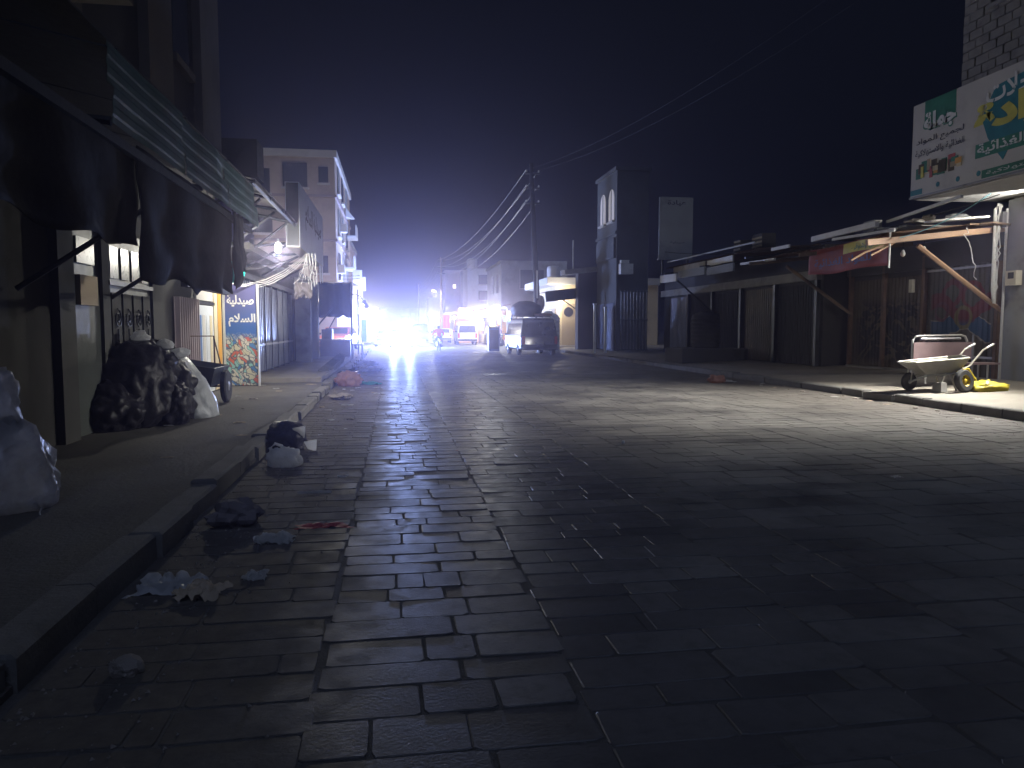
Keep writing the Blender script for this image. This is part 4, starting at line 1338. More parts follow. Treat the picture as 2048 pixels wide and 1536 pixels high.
def motorbike(label, loc, rz, paint):
    o = thing('motorcycle', label, 'motorcycle', loc, rz)
    for y in (-.62, .66):
        ty = MB().lathe([(.22, -.045), (.29, -.045), (.31, 0), (.29, .045), (.22, .045)], (0, y, .31), 18, axis='X').build('tyre', 'rubber', o, local=True)
        MB().lathe([(.03, -.05), (.22, -.02), (.22, .02), (.03, .05)], (0, y, .31), 12, axis='X').build('rim', 'steel', ty, local=True)
    MB().add([(-.1, -.8, .74), (.1, -.8, .74), (.12, -.1, .74), (-.12, -.1, .74), (-.1, -.75, .84), (.1, -.75, .84), (.12, -.12, .80), (-.12, -.12, .80)],
             [(3, 2, 1, 0), (4, 5, 6, 7), (0, 1, 5, 4), (1, 2, 6, 5), (2, 3, 7, 6), (3, 0, 4, 7)]).build('seat', 'plastic_black', o, local=True)
    crumple((0, .15, .62), (.15, .3, .16), 3, 3, 0.05, 1, flat=False).build('tank', paint, o, local=True, smooth=True)
    MB().box((0, .0, .42), (.26, .42, .30)).build('engine', 'steel_dark', o, local=True)
    MB().box((0, -.86, .66), (.15, .26, .05), rx=R(-20)).build('mudguard', paint, o, local=True)
    MB().box((0, -.97, .70), (.14, .05, .08)).build('tail_light', 'tail_red', o, local=True)
    MB().box((0, -.98, .55), (.18, .02, .12)).build('number_plate', 'paper', o, local=True)
    for s_ in (-1, 1):
        MB().tube([(.09 * s_, .66, .31), (.09 * s_, .48, .95)], 0.022, 6).build('fork', 'steel', o, local=True)
        MB().tube([(.12 * s_, -.62, .31), (.12 * s_, -.45, .72)], 0.022, 6).build('shock', 'steel', o, local=True)
        MB().tube([(.33 * s_, .47, 1.0), (.36 * s_, .50, 1.18)], 0.01, 4).build('mirror_stem', 'steel_dark', o, local=True)
        MB().box((.37 * s_, .5, 1.22), (.12, .02, .08)).build('mirror', 'plastic_black', o, local=True)
    MB().tube([(-.38, .34, 1.0), (-.2, .46, 1.02), (.2, .46, 1.02), (.38, .34, 1.0)], 0.016, 6).build('handlebar', 'steel_dark', o, local=True)
    MB().lathe([(.01, .10), (.09, .08), (.10, 0), (.05, -.1)], (0, .58, .90), 12, axis='Y').build('headlight', 'pane_pale', o, local=True)
    MB().tube([(.14, .1, .28), (.15, -.75, .34)], [0.03, 0.045], 8).build('exhaust', 'steel', o, local=True)
    return o


motorbike('motorcycle ridden down the road by the person in red', (2.75, 48.4, 0), R(4), 'paint_dark')
SJ = {'pelvis': (0, -.35, .88, .15), 'waist': (0, -.30, 1.02, .135), 'chest': (0, -.20, 1.26, .16), 'neck': (0, -.15, 1.42, .06), 'head': (0, -.11, 1.53, .10), 'crown': (0, -.11, 1.63, .075)}
for s_, k in (('l', -1), ('r', 1)):
    SJ.update({'sh' + s_: (.19 * k, -.17, 1.34, .075), 'el' + s_: (.33 * k, .05, 1.12, .05), 'wr' + s_: (.36 * k, .28, 1.02, .036), 'ha' + s_: (.37 * k, .36, 1.01, .04), 'hi' + s_: (.12 * k, -.3, .84, .10),
               'kn' + s_: (.22 * k, .10, .66, .075), 'an' + s_: (.18 * k, -.08, .30, .05), 'to' + s_: (.19 * k, .08, .25, .045)})
person('person', 'person in a red top riding the motorcycle down the middle of the road', 'person', (2.75, 48.4, 0), R(4), SJ, EDG, ['cloth_red', 'cloth_dark', 'skin', 'hair', 'cloth_dark'], region)
motorbike('parked dark motorcycle beside the person in dark clothes', (8.9, 58.8, 0), R(70), 'paint_red')


# ================================================================== RIGHT SIDE
r1 = thing('block_building', 'unfinished grey concrete block building above the grocery sign', 'building', (15, 12, 0.2))
MB().span((13.03, 1.0, 4.46), (18, 16.0, 12)).build('wall', 'mortar', r1)
MB().span((14.0, 2.0, 0.15), (18, 15.42, 4.455)).build('ground_floor_wall', 'plaster_white', r1)
MB().span((13.90, 14.2, 0.15), (13.995, 15.46, 4.4)).build('pilaster', 'plaster_grey', r1)
blk = {}
for j in range(24):
    z = 4.50 + j * 0.205
    y = 15.98 - (0.2 if j % 2 else 0)
    if j % 2:
        ws = [0.2]
    else:
        ws = []
    y = 15.99
    k = 0
    while y > 11.2:
        l = 0.2 if (j % 2 and k == 0) else 0.4
        if l not in blk:
            b = MB()
            a_, c_ = l / 2 - .008, 0.095
            b.add([(0.03, -a_, -c_), (0.03, a_, -c_), (0.03, a_, c_), (0.03, -a_, c_), (-.02, -a_, -c_), (-.02, a_, -c_), (-.02, a_, c_), (-.02, -a_, c_), (-.03, -a_ + .01, -c_ + .01), (-.03, a_ - .01, -c_ + .01), (-.03, a_ - .01, c_ - .01), (-.03, -a_ + .01, c_ - .01)],
                  [(4, 5, 1, 0), (5, 6, 2, 1), (6, 7, 3, 2), (7, 4, 0, 3), (8, 9, 5, 4), (9, 10, 6, 5), (10, 11, 7, 6), (11, 8, 4, 7), (11, 10, 9, 8)])
            o = b.build('concrete_block', 'block', r1, local=True)
            blk[l] = o.data
            bpy.data.objects.remove(o)
        if not (14.1 < y - l / 2 < 15.2 and z > 8.55):
            o = bpy.data.objects.new('concrete_block', blk[l])
            COL.objects.link(o)
            o.parent = r1
            o.location = Vector((13.012 + rnd.uniform(-.008, .008), y - l / 2, z + .1)) - r1.location
        y -= l
        k += 1
wn = MB().span((13.0, 14.15, 8.58), (13.05, 15.15, 10.2)).build('window', 'glass_dim', r1)
MB().span((12.95, 14.05, 8.47), (13.06, 15.25, 8.57)).build('sill', 'concrete', wn)
MB().span((12.85, 12.9, 4.9), (12.99, 16.1, 4.98)).build('ledge', 'concrete', r1)
for k in range(6):
    MB().box((12.93, 12.55, 7.2 + .3 * k), (.10, .16, .24), rx=R(12)).build('toothing_block', 'block', r1)

# grocery sign: read from the street, left end is the far end
gs = thing('grocery_sign', 'large white grocery sign with green and yellow lettering over the right pavement', 'sign', (11.6, 12, 4.4))
MB().span((11.52, 7.5, 4.42), (11.64, 15.6, 6.42)).build('board', 'sign_white', gs)
MB().span((11.50, 7.5, 4.37), (11.66, 15.62, 4.415)).build('frame', 'steel', gs)
MB().span((11.665, 7.5, 4.36), (13.2, 15.6, 4.41)).build('soffit', 'plastic_white', gs)
UY, VZ = (0, -1, 0), (0, 0, 1)


def sy(s):
    return 15.6 - s


def flat(s0, s1, z0, z1, m, nm='printed_patch', proud=0.003):
    return MB().span((11.52 - proud, sy(s0), z0), (11.519, sy(s1), z1)).build(nm, m, gs)


flat(0.37, 1.3, 5.93, 6.42, 'sign_green')
writing('جملة', (11.516, sy(.36), 5.72), UY, VZ, .96, .44, 'ink_white', gs, 0.05, 0.003)
writing('جملة', (11.518, sy(.33), 5.69), UY, VZ, 1.02, .5, 'sign_green', gs, 0.09, 0.002)
writing('لجميع المواد', (11.516, sy(.14), 5.47), UY, VZ, 1.42, .18, 'ink', gs, 0.01)
writing('الغذائية والاستهلاكية', (11.516, sy(.12), 5.23), UY, VZ, 1.46, .18, 'ink', gs, 0.01)
# printed heap of packets
rp = random.Random(3)
for k in range(26):
    s0 = .1 + 1.45 * rp.random()
    w_, h_ = rp.uniform(.08, .22), rp.uniform(.1, .26)
    z0 = 4.74 + rp.uniform(0, .22) * (1 - abs(s0 - .8) * .6)
    MB().span((11.517 - .0006 * k, sy(s0), z0), (11.519, sy(s0 + w_), z0 + h_)).build('printed_packet', rp.choice(('plaster_tan', 'sign_yellow', 'plaster_brown', 'bag_red', 'sign_green', 'plaster_cream', 'sign_orange')), gs)
dia = [(2.02, 5.62), (2.35, 6.15), (4.6, 6.36), (5.2, 5.5), (3.6, 4.95), (2.78, 4.98), (2.6, 4.70), (2.36, 4.98), (2.2, 5.2)]
MB().poly([(11.512, sy(s), z) for s, z in dia], (0.007, 0, 0)).build('printed_diamond', 'sign_teal', gs)
writing('محلات', (11.512, sy(2.12), 5.86), UY, VZ, 1.35, .42, 'ink_white', gs, 0.02, 0.002)
writing('جرادة', (11.510, sy(1.83), 5.20), UY, VZ, 2.5, .72, 'sign_yellow', gs, 0.06, 0.002)
flat(1.9, 4.3, 4.86, 5.13, 'sign_green', proud=0.011)
writing('للمواد الغذائية', (11.508, sy(1.95), 4.88), UY, VZ, 2.25, .25, 'ink_white', gs, 0.025, 0.002)
flat(2.08, 5.6, 4.44, 4.60, 'sign_green', 'printed_strip')
flat(-0.0, .38, 4.44, 4.56, 'sign_teal', 'printed_strip')
writing('الغذائية والاستهلاكية', (11.514, sy(2.2), 4.475), UY, VZ, 2.6, .09, 'ink_white', gs, 0.01, 0.002)
for s in (.86, 1.44, 2.0):
    MB().lathe([(.001, 0), (.055, 0), (.055, .004), (.001, .004)], (11.515, sy(s), 4.56), 14, axis='X').build('printed_dot', 'sign_teal', gs)

fl = thing('flood_lamp', 'lit flood lamp turned to the street under the grocery sign', 'lamp', (13.3, 13.6, 3.9))
MB().box((13.36, 13.6, 4.04), (.05, .22, .20), ry=R(20)).build('housing', 'steel_dark', fl)
MB().box((13.33, 13.6, 4.03), (.015, .16, .14), ry=R(20)).build('lens', 'lamp_white', fl)
MB().tube([(13.38, 13.6, 4.1), (13.40, 13.6, 4.36)], 0.015, 5).build('stem', 'steel_dark', fl)
MB().span((13.44, 13.3, 3.6), (13.45, 13.9, 4.355)).build('added_back_shield', 'steel_dark', fl)  # added plate, only keeps the lamp off the near pillar
MB().span((12.72, 13.445, 3.867), (13.435, 13.455, 4.355)).build('added_side_shield', 'steel_dark', fl)  # added plate, there to cut the edge of the light pool across the road
MB().span((12.995, 13.46, 3.975), (13.005, 13.94, 4.355)).build('added_front_shield', 'steel_dark', fl)  # added plate, stops light rising onto the far left walls
aim = Vector((6.6, 13.0, 0)) - Vector((13.3, 13.6, 4.0))
fo = lamp('flood_light', (13.3, 13.6, 4.0), 9000, (1.0, 0.97, 0.9), 0.055, fl, 'SPOT', 100, aim.to_track_quat('-Z', 'Y').to_euler())
fo.data.spot_blend = 1.0
lamp('flood_spill', (13.3, 13.6, 4.0), 430, (1.0, 0.96, 0.88), 0.03, fl)

# ------------------------------------------------------------------ shop with painted shutters
def graffiti_fn(t, pos, base, b):
    sep = t.node('ShaderNodeSeparateXYZ')
    t.put(sep.inputs[0], pos)
    Y, Z = sep.outputs[1], sep.outputs[2]
    wob = t.math('MULTIPLY_ADD', t.noise(pos, 1.1, 2), 0.5, -0.25)

    def band(z0, amp, fq, ph, half, soft=0.02):
        c = t.math('MULTIPLY_ADD', t.math('SINE', t.math('MULTIPLY_ADD', Y, fq, ph)), amp, z0)
        d = t.math('ABSOLUTE', t.math('SUBTRACT', t.math('ADD', Z, wob), c))
        return t.step(d, half, half - soft)
    base = t.mix(t.math('MULTIPLY', t.step(t.noise(pos, 0.9, 5, 0.7), 0.40, 0.62), 0.6), base, (0.05, 0.045, 0.04))
    inside = t.math('MULTIPLY', t.step(Y, 18.0, 17.85), t.step(Y, 15.85, 15.95))
    w2 = t.math('MULTIPLY', band(1.60, .17, 3.4, 1.0, .25), inside)
    base = t.mix(t.math('MULTIPLY', w2, .9), base, (0.30, 0.28, 0.25))
    blue = t.math('MULTIPLY', band(1.60, .17, 3.4, 1.0, .22), inside)
    base = t.mix(blue, base, (0.015, 0.07, 0.17))
    red = t.math('MULTIPLY', band(2.02, .20, 3.2, 1.4, .20), inside)
    base = t.mix(t.math('MULTIPLY', red, t.step(Z, 1.5, 1.75)), base, (0.13, 0.015, 0.02))

    def ring(y0, z0, r0, th):
        dy = t.math('SUBTRACT', Y, y0)
        dz = t.math('SUBTRACT', Z, z0)
        rr = t.math('SQRT', t.math('ADD', t.math('MULTIPLY', dy, dy), t.math('MULTIPLY', dz, dz)))
        rr = t.math('ADD', rr, t.math('MULTIPLY', wob, .4))
        return t.step(t.math('ABSOLUTE', t.math('SUBTRACT', rr, r0)), th, th - .02)
    for y0, z0, r0, th, c in ((16.5, 2.25, .33, .07, (0.16, 0.018, 0.02)), (17.2, 2.35, .30, .08, (0.14, 0.015, 0.025)), (16.8, 1.75, .28, .06, (0.17, 0.14, 0.05)), (17.55, 1.9, .22, .05, (0.12, 0.03, 0.06))):
        base = t.mix(t.math('MULTIPLY', ring(y0, z0, r0, th), .9), base, c)
    return base


def scrawl_fn(t, pos, base, b):
    sep = t.node('ShaderNodeSeparateXYZ')
    t.put(sep.inputs[0], pos)
    Y, Z = sep.outputs[1], sep.outputs[2]
    n = t.noise(pos, 1.25, 2, 0.5, 2.6)
    m_ = t.math('MULTIPLY', t.step(t.math('ABSOLUTE', t.math('SUBTRACT', n, 0.5)), 0.12, 0.085), t.math('MULTIPLY', t.step(Z, 0.35, 0.7), t.step(Z, 2.45, 2.0)))
    m_ = t.math('MULTIPLY', m_, t.math('MULTIPLY', t.step(Y, 18.2, 18.6), t.step(Y, 21.4, 20.8)))
    return t.mix(t.math('MULTIPLY', m_, .95), base, (0.006, 0.007, 0.012))


mat('graffiti', (0.085, 0.075, 0.06), 0.7, metal=0.0, scale=2, stain=0.4, spec=0.5, fn=graffiti_fn)
mat('scrawl', (0.105, 0.082, 0.055), 0.75, metal=0.0, scale=1.4, stain=0.5, fn=scrawl_fn)
r2 = thing('shutter_shop', 'low shop with painted metal shutters behind the wheelbarrow', 'shop', (16, 18.5, 0.2))
MB().span((14.02, 15.44, 0.1), (19, 21.7, 3.75)).build('wall', 'plaster_dark', r2)
sh1 = MB().corrugated((13.99, 15.75, 0.30), (0, 1, 0), (0, 0, 1), (-1, 0, 0), 2.35, 2.75, 0.17, 0.02).build('shutter', 'graffiti', r2)
sh1['label'] = 'shutter painted with blue and red swirls'
for zz in (0.75, 2.95):
    MB().span((13.93, 15.75, zz), (13.985, 18.1, zz + .05)).build('bar', 'steel', sh1)
sh2 = MB().corrugated((13.99, 18.3, 0.30), (0, 1, 0), (0, 0, 1), (-1, 0, 0), 1.5, 2.6, 0.15, 0.018).build('shutter', 'scrawl', r2)
sh2['label'] = 'brown shutter with black scrawls'
sh3 = MB().corrugated((13.985, 19.86, 0.30), (0, 1, 0), (0, 0, 1), (-1, 0, 0), 1.5, 2.6, 0.15, 0.018).build('shutter', 'scrawl', r2)
sh3['label'] = 'brown shutter with black scrawls, farther leaf'
for yy in (15.66, 18.17, 19.82, 21.42):
    MB().span((13.88, yy - .05, .25), (14.0, yy + .05, 3.4)).build('post', 'rust', r2)
MB().span((13.88, 15.5, 3.05), (14.01, 21.6, 3.35)).build('lintel', 'plaster_dark', r2)
MB().span((13.85, 18.55, 2.45), (13.95, 18.68, 2.8)).build('padlock_box', 'plastic_cream', r2)
MB().span((13.8, 18.2, .24), (13.97, 21.4, .36)).build('step', 'concrete', r2)

# awning with the orange beam
pa = thing('pole_awning', 'ramshackle awning on an orange beam above the painted shutters', 'awning', (12.5, 18, 3.4))
for k in range(4):
    ya = 15.5 + k * 1.52
    MB().corrugated((11.05 + rnd.uniform(-.15, .1), ya, 3.60 + rnd.uniform(-.03, .03)), (0, 1, 0), (1, 0, 0.11), (0, 0, 1), 1.5, 3.0, 0.19, 0.03, warp=0.05, seed=k).build('roof_sheet', 'rust', pa)
MB().box((12.2, 15.6, 3.585), (3.45, .09, .13), ry=R(-6.2)).build('beam', 'orange_wood', pa)
MB().tube([(11.75, 15.6, 3.36), (13.95, 15.6, 1.9)], 0.055, 6).build('brace', 'orange_wood', pa)
MB().tube([(11.2, 15.6, 3.45), (10.55, 15.75, 3.2), (10.25, 15.8, 3.02)], 0.025, 6).build('stick', 'orange_wood', pa)
MB().tube([(11.2, 15.6, 3.42), (10.6, 15.6, 3.12)], 0.02, 6).build('stick', 'orange_wood', pa)
MB().box((12.2, 18.6, 3.58), (3.3, .08, .10), ry=R(-6)).build('rafter', 'wood', pa)
MB().box((12.2, 21.4, 3.58), (3.3, .08, .10), ry=R(-6)).build('rafter', 'wood', pa)
MB().tube([(11.75, 21.4, 3.36), (13.95, 21.4, 1.9)], 0.05, 6).build('brace', 'wood', pa)
MB().box((11.0, 17.35, 3.86), (.10, 2.7, .13), rx=R(-1)).build('white_rail', 'white_metal', pa)
MB().box((11.02, 16.6, 3.70), (.05, 2.4, .06), rx=R(1.5)).build('white_rail', 'white_metal', pa)
MB().box((11.05, 14.6, 3.98), (.05, 2.8, .06), rz=R(-8), rx=R(-2)).build('white_rail', 'white_metal', pa)
MB().box((10.95, 20.3, 3.78), (.05, 1.0, .09)).build('white_rail', 'white_metal', pa)
MB().box((11.05, 21.9, 3.52), (.06, 2.2, .07), rx=R(1.0)).build('white_rail', 'white_metal', pa)
for k in range(12):
    y0 = 15.2 + 2.4 * rl.random()
    MB().box((11.6 + 2.0 * rl.random(), y0, 3.84 + rl.uniform(0, .12)), (rl.uniform(.5, 1.4), rl.uniform(.1, .3), .04), rz=rl.uniform(-.5, .5), ry=R(rl.uniform(-9, 2))).build('plank', rl.choice(('wood_pale', 'wood', 'white_metal', 'concrete')), pa)
for k, (c, d, m_) in enumerate((((11.5, 16.9, 3.82), (.2, .42, .26), 'concrete'), ((12.1, 15.9, 3.9), (.45, .3, .12), 'rubble'), ((12.9, 15.8, 3.98), (.5, .35, .14), 'bag_white'), ((11.7, 15.2, 3.86), (.25, .2, .14), 'rubble'), ((12.4, 19.3, 3.9), (.5, .4, .2), 'rubber'))):
    if k == 0:
        MB().box((c[0], c[1], c[2] + .13), d).build('hollow_block', m_, pa)
    else:
        crumple(c, [q * .6 for q in d], 400 + k, 3, 0.35, 2).build('junk_lump', m_, pa)

bn = thing('red_banner', 'faded red and yellow cloth banner hanging from the awning edge', 'banner', (11.08, 17.2, 2.9))


def ban(a, b):
    return Vector((11.06 + 0.04 * math.sin(a * 11) * (1 - b) + .02 * noise.noise(Vector((a * 6, b * 3, 0))), 15.62 + 3.3 * a, 2.90 + (0.64 + .05 * math.sin(a * 3.14)) * b + .03 * math.sin(a * 7)))


solidify(MB().grid(ban, 40, 6).build('cloth', 'sign_red', bn, smooth=True), 0.006)
MB().add([ban(.03 + .50 * i / 8, .60 + .02 * i / 8) + Vector((-.014, 0, 0)) for i in range(9)] + [ban(.03 + .50 * i / 8, .97) + Vector((-.014, 0, 0)) for i in range(9)], [(i, i + 1, i + 10, i + 9) for i in range(8)]).build('yellow_patch', 'sign_yellow', bn)
writing('شلال وشوقي', (11.035, 17.0, 3.34), UY, VZ, 1.1, .18, 'sign_green', bn, 0.015, 0.006)
writing('للمواد الغذائية', (11.02, 18.6, 3.02), UY, VZ, 2.4, .26, 'ink_blue', bn, 0.01, 0.006)
MB().tube([(11.04, 15.58, 2.84), (11.04, 15.58, 3.72)], 0.02, 6).build('pole', 'white_metal', bn)
for k, (x, y, z) in enumerate(((11.95, 15.65, 3.2), (11.5, 15.75, 3.12), (11.15, 15.95, 3.05))):
    q = thing('unlit_bulb', ('unlit bulb nearest the orange brace', 'unlit bulb at the middle under the orange beam', 'unlit bulb beside the red banner pole')[k], 'bulb', (x, y, z))
    MB().lathe([(.01, z - .01), (.045, z + .02), (.055, z + .07), (.03, z + .13), (.02, z + .15)], (x, y, 0), 10).build('globe', 'plastic_white', q, smooth=True)
    MB().tube([(x, y, z + .14), (x, y, z + .42)], 0.008, 4).build('cord', 'wire_black', q)

pp = thing('pipe_run', 'white plastic pipes and cables running down the white corner pillar', 'pipe', (13.85, 15.4, 0.2))
MB().tube([(13.72, 15.45, 4.25), (13.62, 15.45, 4.3), (13.56, 15.45, 4.2), (13.58, 15.45, 2.4), (13.62, 15.45, 2.1)], 0.035, 8).build('pipe', 'white_metal', pp)
MB().tube([(13.8, 15.38, 4.2), (13.8, 15.38, .3)], 0.028, 8).build('pipe', 'white_metal', pp)
for k in range(4):
    MB().tube(catenary((13.6 + .03 * k, 15.43, 4.3), (13.62 + .02 * k, 15.46, 2.05), 0, 12, .07, 70 + k), 0.012, 5).build('cable', 'wire_white', pp)
MB().box((13.76, 15.42, 3.95), (.16, .12, .35)).build('bracket', 'steel', pp)
mt_ = thing('meter_box', 'cream electricity meter box on the white pillar', 'meter', (13.82, 15.2, 2.4))
MB().span((13.74, 14.98, 2.45), (13.895, 15.28, 2.78)).build('case', 'plastic_cream', mt_)
MB().span((13.732, 15.04, 2.6), (13.739, 15.2, 2.74)).build('dial', 'plastic_black', mt_)
wi = MB().tube(catenary((12.6, 14.5, 4.36), (11.15, 15.4, 3.5), 0.12, 14), 0.013, 5).build('blue_wire', 'wire_cyan')
tag(wi, 'pale blue wire running from the grocery sign down to the awning', 'wire')
wi = MB().tube(catenary((12.9, 14.6, 4.36), (9.6, 26.0, 4.2), 0.5, 20), 0.012, 5).build('black_wire', 'wire_black')
tag(wi, 'black wire sagging away from the grocery sign over the awning', 'wire')
wi = MB().tube(catenary((12.8, 15.4, 3.75), (13.2, 15.5, 2.6), 0.0, 12, .18, 91), 0.01, 5).build('loose_wire', 'wire_white')
tag(wi, 'loose pale wire dangling before the painted shutter', 'wire')

# ------------------------------------------------------------------ wheelbarrow, bench, yellow things
PZ = 0.19
wbw = thing('wheelbarrow', 'pale metal wheelbarrow standing on the right pavement', 'wheelbarrow', (11.16, 14.05, PZ), R(0))
wbw.scale = (0.86, 0.92, 0.96)
top = [(-.85, -.30, .62), (.55, -.34, .72), (.62, 0, .76), (.55, .34, .72), (-.85, .30, .62), (-.98, 0, .61)]
bot = [(-.45, -.18, .36), (.35, -.22, .40), (.38, 0, .40), (.35, .22, .40), (-.45, .18, .36), (-.52, 0, .36)]
tr = MB().add(top + bot, [(i, (i + 1) % 6, (i + 1) % 6 + 6, i + 6) for i in range(6)] + [(11, 10, 9, 8, 7, 6)])
solidify(tr.build('tray', 'barrow', wbw, local=True), 0.012)
MB().tube(top + [top[0]], 0.018, 6).build('tray_rim', 'barrow', wbw, local=True)
for s_ in (-1, 1):
    MB().tube([(-.78, .06 * s_, .20), (-.45, .16 * s_, .33), (.2, .25 * s_, .37), (.62, .27 * s_, .55), (.95, .27 * s_, .88), (1.10, .27 * s_, .95)], 0.02, 6).build('handle_bar', 'barrow', wbw, local=True)
    MB().tube([(1.04, .27 * s_, .925), (1.22, .27 * s_, 1.0)], 0.027, 8).build('grip', 'plastic_white', wbw, local=True)
    MB().tube([(.12, .24 * s_, .37), (.30, .26 * s_, .01)], 0.018, 6).build('leg', 'barrow', wbw, local=True)
    MB().tube([(.45, .25 * s_, .42), (.30, .26 * s_, .03)], 0.014, 6).build('stay', 'barrow', wbw, local=True)
    MB().tube([(-.72, .07 * s_, .58), (-.76, .06 * s_, .22)], 0.016, 6).build('stay', 'barrow', wbw, local=True)
wt = MB().lathe([(.11, -.045), (.175, -.05), (.20, 0), (.175, .05), (.11, .045)], (-.76, 0, .20), 20, axis='Y').build('tyre', 'rubber', wbw, local=True)
MB().lathe([(.02, -.05), (.11, -.035), (.11, .035), (.02, .05)], (-.76, 0, .20), 14, axis='Y').build('rim', 'steel', wt, local=True)

yw = thing('spare_wheel', 'black tyred wheel with a yellow rim propped beside the wheelbarrow', 'wheel', (11.36, 13.55, PZ), R(12))
rt = Matrix.Rotation(R(-10), 3, 'X')
MB().ring([(.12, -.06), (.20, -.065), (.235, -.03), (.235, .03), (.20, .065), (.12, .06)], (0, 0, .232), 24, axis='Y', rot=rt).build('tyre', 'rubber', yw, local=True)
rim = MB().ring([(.10, -.03), (.128, -.058), (.128, .058), (.10, .03)], (0, 0, .232), 20, axis='Y', rot=rt).build('rim', 'yellow', yw, local=True)
MB().lathe([(.01, -.055), (.035, -.05), (.035, .05), (.01, .055)], (0, 0, .232), 12, axis='Y', rot=rt).build('hub', 'yellow', yw, local=True)
for k in range(6):
    q = k * math.pi / 3
    MB().tube([rt @ Vector((.03 * math.cos(q), -.02, .03 * math.sin(q))) + Vector((0, 0, .232)), rt @ Vector((.10 * math.cos(q), -.02, .10 * math.sin(q))) + Vector((0, 0, .232))], 0.014, 5).build('spoke', 'yellow', yw, local=True)
yt = thing('yellow_tray', 'yellow metal barrow tray leaning behind the yellow rimmed wheel', 'tray', (11.60, 13.85, PZ))
MB().add([(11.38, 13.8, .60), (11.58, 13.7, .66), (11.86, 13.62, .21), (11.55, 13.8, .20), (11.40, 13.88, .61), (11.60, 13.78, .67), (11.88, 13.70, .21), (11.57, 13.88, .20)], [(0, 1, 2, 3), (7, 6, 5, 4), (0, 4, 5, 1), (1, 5, 6, 2), (2, 6, 7, 3), (3, 7, 4, 0)]).build('plate', 'yellow', yt)
MB().tube([(11.38, 13.8, .60), (11.58, 13.7, .66), (11.86, 13.62, .21)], 0.018, 6).build('rim', 'yellow', yt)
ys = crumple((11.92, 13.6, PZ - .01), (.40, .28, .15), 15, 4, 0.28, 1.5)
tag(ys.build('yellow_sheet', 'yellow_film', smooth=True), 'crumpled yellow plastic sheet on the pavement behind the wheel', 'sheet')
gb = MB().box((10.98, 13.75, PZ + .095), (.20, .20, .20), rz=R(18), taper=0.85).build('grey_block', 'concrete')
tag(gb, 'grey concrete lump standing under the wheelbarrow handles', 'block')

be = thing('metal_bench', 'mauve sheet metal bench with a tubular back rail behind the wheelbarrow', 'bench', (12.3, 15.1, .25))
MB().span((11.42, 15.15, .78), (12.86, 15.17, 1.17)).build('back_panel', 'mauve_sheet', be)
MB().tube([(11.42, 15.2, .3), (11.42, 15.2, 1.22), (11.5, 15.2, 1.30), (11.6, 15.2, 1.31), (12.62, 15.2, 1.33), (12.72, 15.2, 1.30), (12.78, 15.2, 1.18)], 0.025, 6).build('back_rail', 'white_metal', be)
MB().tube([(11.62, 15.2, 1.24), (12.6, 15.2, 1.25)], 0.035, 6).build('rail_bar', 'steel', be)
MB().span((11.42, 14.75, .68), (13.25, 15.14, .72)).build('seat', 'mauve_sheet', be)
for x, y in ((11.46, 14.8), (12.98, 14.8), (13.05, 15.15), (11.46, 15.12)):
    MB().tube([(x, y, .27), (x, y, .68)], 0.02, 6).build('leg', 'white_metal', be)
MB().tube([(12.95, 15.22, .3), (12.95, 15.22, 1.36), (13.15, 15.22, 1.2)], 0.018, 6).build('arm', 'steel', be)

# ------------------------------------------------------------------ dark shop row beyond the shutters
r3 = thing('dark_shop_row', 'dark row of closed shops between the painted shutters and the tall house', 'shop', (15, 29, 0.1))
MB().span((13.3, 21.9, 0.05), (19, 36.0, 4.1)).build('wall', 'plaster_dark', r3)
for k in range(5):
    ya = 22.3 + k * 2.65
    MB().corrugated((13.28, ya, .3), (0, 1, 0), (0, 0, 1), (-1, 0, 0), 2.2, 2.6, 0.16, 0.03).build('shutter', ('door_black', 'door_brown', 'door_black', 'door_black', 'door_blue')[k], r3)
    MB().span((13.16, ya - .25, .2), (13.29, ya - .1, 3.0)).build('post', 'steel_dark', r3)
MB().span((13.1, 22, 3.0), (13.29, 36, 3.3)).build('lintel', 'concrete', r3)
ra = thing('box_awning', 'awning with pale box panels along its front over the dark shops', 'awning', (12, 27, 3.3))
for k, (ya, yb, z0, z1, x) in enumerate(((28.2, 30.0, 3.32, 3.62, 10.9), (25.6, 28.1, 3.40, 3.68, 10.95), (23.4, 25.5, 3.35, 3.62, 11.0), (26.6, 29.8, 3.75, 4.0, 11.4), (24.3, 26.4, 3.74, 3.95, 11.4))):
    MB().box((x, (ya + yb) / 2, (z0 + z1) / 2), (.06, yb - ya, z1 - z0), rx=R(rl.uniform(-1.2, 1.2))).build('box_panel', ('white_metal', 'plaster_grey', 'plaster_grey', 'wood_pale', 'white_metal')[k], ra)
MB().corrugated((11.2, 22.2, 3.95), (0, 1, 0), (1, 0, 0.08), (0, 0, 1), 8.0, 2.2, 0.2, 0.03).build('roof_sheet', 'rust', ra)
for ya in (22.6, 26.2, 29.8):
    MB().tube([(11.0, ya, 3.7), (13.3, ya, 3.95)], 0.04, 6).build('rafter', 'steel_dark', ra)
    if ya > 29:
        MB().tube([(11.3, ya, 3.65), (13.25, ya, 2.0)], 0.035, 6).build('brace', 'steel_dark', ra)
MB().tube([(11.1, 22.2, 4.15), (11.2, 30, 4.2)], 0.03, 6).build('rail', 'white_metal', ra)
pl = thing('concrete_platform', 'low concrete platform carrying a water barrel before the dark shops', 'platform', (11.8, 27, 0.1))
MB().span((10.55, 26.6, .1), (12.6, 28.4, .72)).build('slab', 'plaster_dim', pl)
MB().span((12.65, 26.8, .1), (13.25, 28.4, .70)).build('slab', 'plaster_dim', pl)
wbr = thing('water_barrel', 'pale plastic water barrel standing on the concrete platform', 'barrel', (11.75, 27.3, .72))
